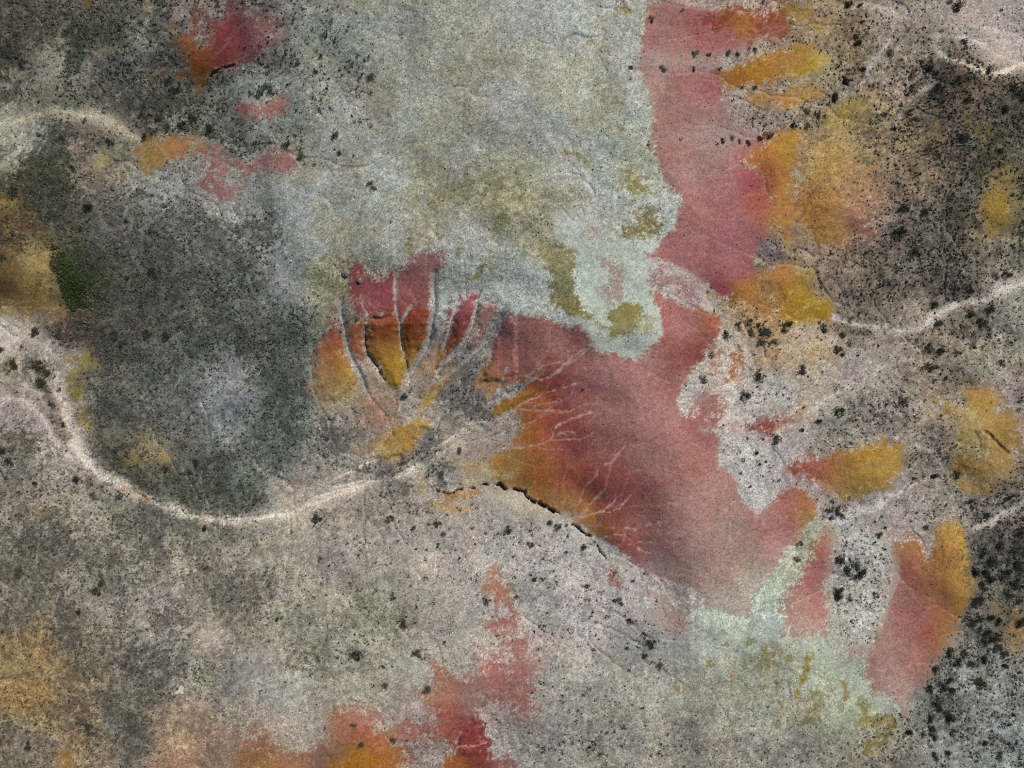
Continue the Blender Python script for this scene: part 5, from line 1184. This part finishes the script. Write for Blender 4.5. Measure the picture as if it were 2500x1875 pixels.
LAND = [(50,60,'on dark scrub in the top left corner'), (330,180,'on the scrub slope left of the maroon patch'), (400,300,'above the small yellow arc at upper left'),
        (140,330,'beside the pale wash at the left edge'), (640,220,'around the small pink patch at upper left'), (720,120,'on grey ground right of the maroon patch'),
        (640,460,'on the pale slope below the small pink patches'), (130,470,'above the yellow-brown earth at the left edge'), (330,560,'on the dark grey hillside at left'),
        (430,760,'on the lower dark grey hillside at left'), (110,880,'in the forked pale wash at far left'), (60,1100,'on the dark bank below the left wash'),
        (470,1090,'inside the bend of the winding wash'), (350,1240,'just below the bend of the winding wash'), (150,1480,'on the brown slope at lower left'),
        (60,1720,'on the ochre ground in the bottom left corner'), (420,1560,'on the grey-brown slope at bottom left'), (700,1330,'on the grey flat below the wash'),
        (860,1240,'on the pale bank under the wash fork'), (1000,1010,'at the foot of the orange tongues'), (1090,1130,'left of the black crack by the ochre foot'),
        (1160,1330,'on the speckled flat below the black crack'), (1390,1300,'along the bank below the orange slope'), (960,1450,'on the speckled grey flat at bottom centre'),
        (1120,1690,'among the red patches at the bottom'), (1400,1500,'on pale ground left of the lower green hill'), (1450,1720,'on the lower green hill'),
        (1560,600,'along the pale streak through the pink slope'), (1640,110,'on grey strips between the top pink bands'), (1760,350,'on the dark line above the orange wedge'),
        (2080,30,'on scrub beside the topmost yellow patch'), (2340,60,'on the pale badland in the top right corner'), (2060,220,'in the grey draw below the yellow lobe'),
        (2300,190,'on the dark brown knoll at upper right'), (2440,260,'on dark scrub at the upper right edge'), (2200,420,'on the brown slope right of the orange slopes'),
        (2240,560,'on the grey scrub slope at right'), (2420,690,'above the right-hand wash by the edge'), (1790,830,'on cream ground above the red saddle edge'),
        (1900,850,'below the yellow triangle at right'), (2060,860,'on the lilac-grey ground below the yellow triangle'), (2280,850,'on the speckled ground below the right-hand wash'),
        (1840,990,'on pale ground right of the red saddle'), (2060,1010,'on the grey slope above the ochre spur'), (2310,1010,'left of the ochre mound at right'),
        (1870,1180,'on the pale tongue inside the red saddle'), (2050,1250,'in the grey draw below the ochre spur'), (2350,1180,'below the ochre mound at the right edge'),
        (2140,1330,'above the fingers of the yellow-rimmed red bed'), (2090,1430,'left of the yellow-rimmed red bed'), (2420,1380,'on dark ground right of the yellow rim'),
        (2420,1530,'beside the yellow rim of the red bed'), (2310,1640,'right of the red bed foot'), (2290,1760,'on the grey slope in the bottom right corner')]
ORD = ['first', 'second', 'third', 'fourth', 'fifth', 'sixth', 'seventh', 'eighth', 'ninth', 'tenth', 'eleventh', 'twelfth', 'thirteenth', 'fourteenth', 'fifteenth', 'sixteenth', 'seventeenth', 'eighteenth', 'nineteenth', 'twentieth']
rs = random.Random(3)
byland = {}
for s_ in shrubs:
    if s_[3] is None:
        s_[3] = rs.choice(['dark', 'dark', 'olive', 'sage']) if s_[0] > 1200 else rs.choice(['dark', 'olive', 'sage', 'sage'])
    k = min(range(len(LAND)), key=lambda i: (LAND[i][0] - s_[0]) ** 2 + (LAND[i][1] - s_[1]) ** 2)
    byland.setdefault(k, []).append(s_)
HUE = {'dark': 'dark green', 'sage': 'grey-green', 'olive': 'olive brown'}
for k, lst in byland.items():
    lst.sort(key=lambda q: q[0])
    for i, (u, v, rad, kd) in enumerate(lst):
        size = 'large ' if rad > .75 else ('small ' if rad < .45 else '')
        if len(lst) == 1:
            lab = f'{size}{HUE[kd]} shrub {LAND[k][2]}'
        else:
            lab = f'{size}{HUE[kd]} shrub, {ORD[i]} from left, {LAND[k][2]}'
        x, y, z = ground_at(u, v)
        j = rs.randrange(5)
        sc = rad * rs.uniform(1.05, 1.25)
        props = dict(label=lab, category='shrub', group='shrubs dotted over the badland')
        rot = rs.uniform(0, 6.28)
        scl = (sc * rs.uniform(.85, 1.15), sc * rs.uniform(.85, 1.15), sc * rs.uniform(.7, 1.0))
        if rad > .55:
            root = link('shrub', None, **props)
            parts = [('foliage', FOL[kd, j]), ('branches', BRA[kd, j])]
            for nm, me in parts:
                link(nm, me, root)
        else:
            root = link('shrub', FOL[kd, j], **props)
        root.location = (float(x), float(y), float(z) - .02)
        root.rotation_euler = (0, 0, rot)
        root.scale = scl

# the remaining small bushes, too many and too small to pick apart
ex_u = [q[0] for q in extra]
ex_v = [q[1] for q in extra]
ex_r = [q[2] for q in extra]
BUSH = np.clip(VEG * .12 * (.2 + 1.6 * CLUMP ** 2), 0, .3)
for pl, dn in (
        (T(3, 4, (620,1230),(900,1200),(1060,1300),(1120,1760),(1030,1880),(900,2240),(600,2180)), .55), (T(4, 4, (1500,760),(1700,640),(2300,640),(2300,2000),(1400,2000),(1200,1380),(1380,1060)), .62),
        (T(4, 4, (1760,330),(1900,260),(2000,640),(1560,680)), .4), (T(3, 4, (1780,1260),(2300,1100),(2300,1900),(1830,1750)), .75), (T(2, 4, (500,560),(1700,300),(1850,500),(1800,800),(1200,1150),(620,1050)), .38),
        (T(2, 4, (0,1180),(700,1120),(1300,1200),(1900,950),(2300,900),(2300,1700),(0,1700)), .22), (T(3, 4, (0,0),(1500,0),(1500,600),(600,560),(0,560)), .25), (T(3, 4, (1100,350),(1700,350),(1700,800),(1150,900)), .42),
        (T(3, 4, (550,880),(1500,830),(2300,950),(2300,1150),(1700,1180),(600,1250)), .3), (T(3, 3, (1850,40),(2300,0),(2300,1000),(2000,900),(1820,560)), .3), (T(3, 3, (-600,1100),(560,1190),(1200,1640),(1500,2300),(-600,2300)), .34),
        (T(3, 2, (700,1000),(2300,1100),(2300,2100),(1500,2200),(600,1600)), .30), (T(4, 2, (0,0),(1500,0),(1400,800),(300,800)), .2), (T(4, 3, (0,600),(1350,500),(1350,1700),(0,1700)), .25),
        (T(1, 2, (0,150),(900,0),(1050,600),(1000,1100),(500,1500),(0,1300)), .34), (T(1, 4, (500,0),(2300,0),(2300,700),(1200,800),(700,800)), .16), (T(1, 4, (1100,700),(2300,600),(2300,1700),(1000,1500)), .3),
        (T(1, 3, (1230,420),(2212,330),(2212,520),(1560,610),(1110,640)), .34), (T(1, 3, (1300,1190),(2212,760),(2212,1140),(1900,1220)), .36), (T(1, 4, (0,900),(600,950),(500,1050),(0,1140)), .5)):
    sl = box(pl, 40)
    m_ = 1 - sstep(-14, 14, sdf(pl, WU[sl], WV[sl]))
    BUSH[sl] = np.maximum(BUSH[sl], m_ * dn * (.25 + 1.3 * CLUMP[sl] ** 1.5) * (1 - BARE[sl]) * (1 - np.clip(WASH[sl] * 1.5, 0, 1)))
uu_, vv_, iv_, iu_ = sample(52000, lambda iv, iu: np.clip(BUSH[iv, iu], 0, 1), 91)
tk = np.random.default_rng(95)
for r, c, x, y, rad in thickets:
    for k in range(6):
        (u, v), = T(r, c, (x + tk.normal(0, rad * .6), y + tk.normal(0, rad * .6)))
        ex_u.append(u); ex_v.append(v); ex_r.append(rad * tk.uniform(.2, .38) * K_T * MPP)
ex_u, ex_v = np.concatenate([ex_u, uu_]), np.concatenate([ex_v, vv_])
ex_r = np.concatenate([ex_r, .10 + .26 * np.random.default_rng(92).uniform(0, 1, len(uu_)) ** 3])
tmpl = [leafy(200 + k, 16, 3 + k % 3, .40, 0)[:2] for k in range(6)]
cs, fs_, ts = [], [], []
off = 0
r9 = np.random.default_rng(93)
xs, ys, zs = ground_at(ex_u, ex_v)
PAL = np.array([(.034, .042, .028), (.045, .052, .040), (.085, .098, .078), (.075, .074, .046), (.055, .064, .048)])
for i in range(len(ex_u)):
    a, b = tmpl[i % 6]
    t_ = r9.uniform(0, 6.28)
    ct, st = math.cos(t_), math.sin(t_)
    p = a * ex_r[i]
    cs.append(np.stack([p[:, 0] * ct - p[:, 1] * st + xs[i], p[:, 0] * st + p[:, 1] * ct + ys[i], p[:, 2] * .9 + zs[i] - .01], -1))
    fs_.append(b + off)
    off += len(a)
    ts.append(np.repeat(np.append(PAL[r9.integers(0, 5)] * r9.uniform(.7, 1.3), 1.0)[None], len(a), 0))
link('low_bushes', build('low_bushes', np.concatenate(cs), np.concatenate(fs_), 4, M_TUFT, False, np.concatenate(ts)), kind='stuff')
print('bushes', len(ex_u))

# ------------------------------------------------------------------ boulders, pale crust, dead wood
def boulder(name, u, v, r, seed, mat, flat=.7, **props):
    rg = np.random.default_rng(seed)
    nu, nv = 14, 8
    vs, fs = [], []
    jit = rg.uniform(.8, 1.15, (nv + 1, nu))
    for j in range(nv + 1):
        ph = math.pi * j / nv
        for i in range(nu):
            th = 6.28319 * i / nu
            k = r * (jit[j, i] if 0 < j < nv else 1)
            vs.append((k * math.sin(ph) * math.cos(th), k * math.sin(ph) * math.sin(th), k * math.cos(ph) * flat))
    for j in range(nv):
        for i in range(nu):
            fs += [j * nu + i, (j + 1) * nu + i, (j + 1) * nu + (i + 1) % nu, j * nu + (i + 1) % nu]
    x, y, z = ground_at(u, v)
    o = link(name, build(name, np.array(vs), np.array(fs), 4, mat), **props)
    o.location = (float(x), float(y), float(z) + r * flat * .35)
    return o


(bu, bv), (bu2, bv2) = T(2, 2, (775, 695), (893, 758))
boulder('boulder', bu, bv, .52, 5, M_STONE, .85, label='large grey clay boulder left of the red head of the fan', category='boulder')
boulder('boulder', bu2, bv2, .36, 6, M_STONE, .85, label='smaller grey clay boulder lying on the red head of the fan', category='boulder')

# pale three-lobed crust slab at bottom left
out = [(1500,1035),(1482,1030),(1480,1015),(1495,1005),(1505,1000),(1512,985),(1520,965),(1535,960),(1540,972),(1552,978),(1556,992),(1548,1000),(1545,1012),(1556,1022),(1550,1034),(1535,1034),(1528,1024),(1520,1018),(1508,1024)]
pts = T(4, 1, *out)
cu, cv = np.mean([p[0] for p in pts]), np.mean([p[1] for p in pts])
cx, cy, cz = ground_at(cu, cv)
top, n = [], len(pts)
for u, v in pts:
    x, y, z = ground_at(u, v)
    top.append((x - cx, y - cy, z - cz))
top = np.array([[float(a) for a in q] for q in top])
bmv = [(*(q[:2] * .94), q[2] + .16) for q in top] + [(*q[:2], q[2] - .05) for q in top]
me = bpy.data.meshes.new('crust_slab')
me.from_pydata(bmv, [], [list(range(n))[::-1] if False else list(range(n))] + [[i, n + i, n + (i + 1) % n, (i + 1) % n] for i in range(n)])
me.materials.append(M_PALE)
me.update()
o = link('crust_slab', me, label='small cream three-lobed slab of crust on the grey-brown slope at bottom left', category='slab')
o.location = (float(cx), float(cy), float(cz))


def limb(line, w, z0):
    vs, fs = [], []
    for i, (u, v) in enumerate(line):
        x, y, z = ground_at(u, v)
        ww = w * (1 - .75 * i / (len(line) - 1))
        a = math.atan2(-(line[min(i + 1, len(line) - 1)][1] - line[max(i - 1, 0)][1]), line[min(i + 1, len(line) - 1)][0] - line[max(i - 1, 0)][0]) + 1.57
        for j in range(4):
            t_ = j * 1.5708
            vs.append((float(x) + math.cos(a) * math.cos(t_) * ww, float(y) + math.sin(a) * math.cos(t_) * ww, float(z) + z0 + math.sin(t_) * ww))
    for i in range(len(line) - 1):
        for j in range(4):
            fs.append((i * 4 + j, i * 4 + (j + 1) % 4, i * 4 + 4 + (j + 1) % 4, i * 4 + 4 + j))
    m_ = bpy.data.meshes.new('limb')
    m_.from_pydata(vs, [], fs)
    m_.materials.append(M_DEAD)
    return m_


root = link('dead_bush', None, label='fallen bleached dead bush in the dark scrub of the upper right', category='dead wood')
for q in (((1640,1225),(1700,1222),(1760,1224),(1800,1218)), ((1700,1222),(1740,1208),(1790,1195)), ((1760,1224),(1790,1240),(1800,1250))):
    link('limb', limb(T(1, 4, *q), .05, .25), root)

print('TRIS', sum(len(m.polygons) * 2 if len(m.polygons) and m.polygons[0].loop_total == 4 else len(m.polygons) for m in bpy.data.meshes), 'bush', len(ex_u))
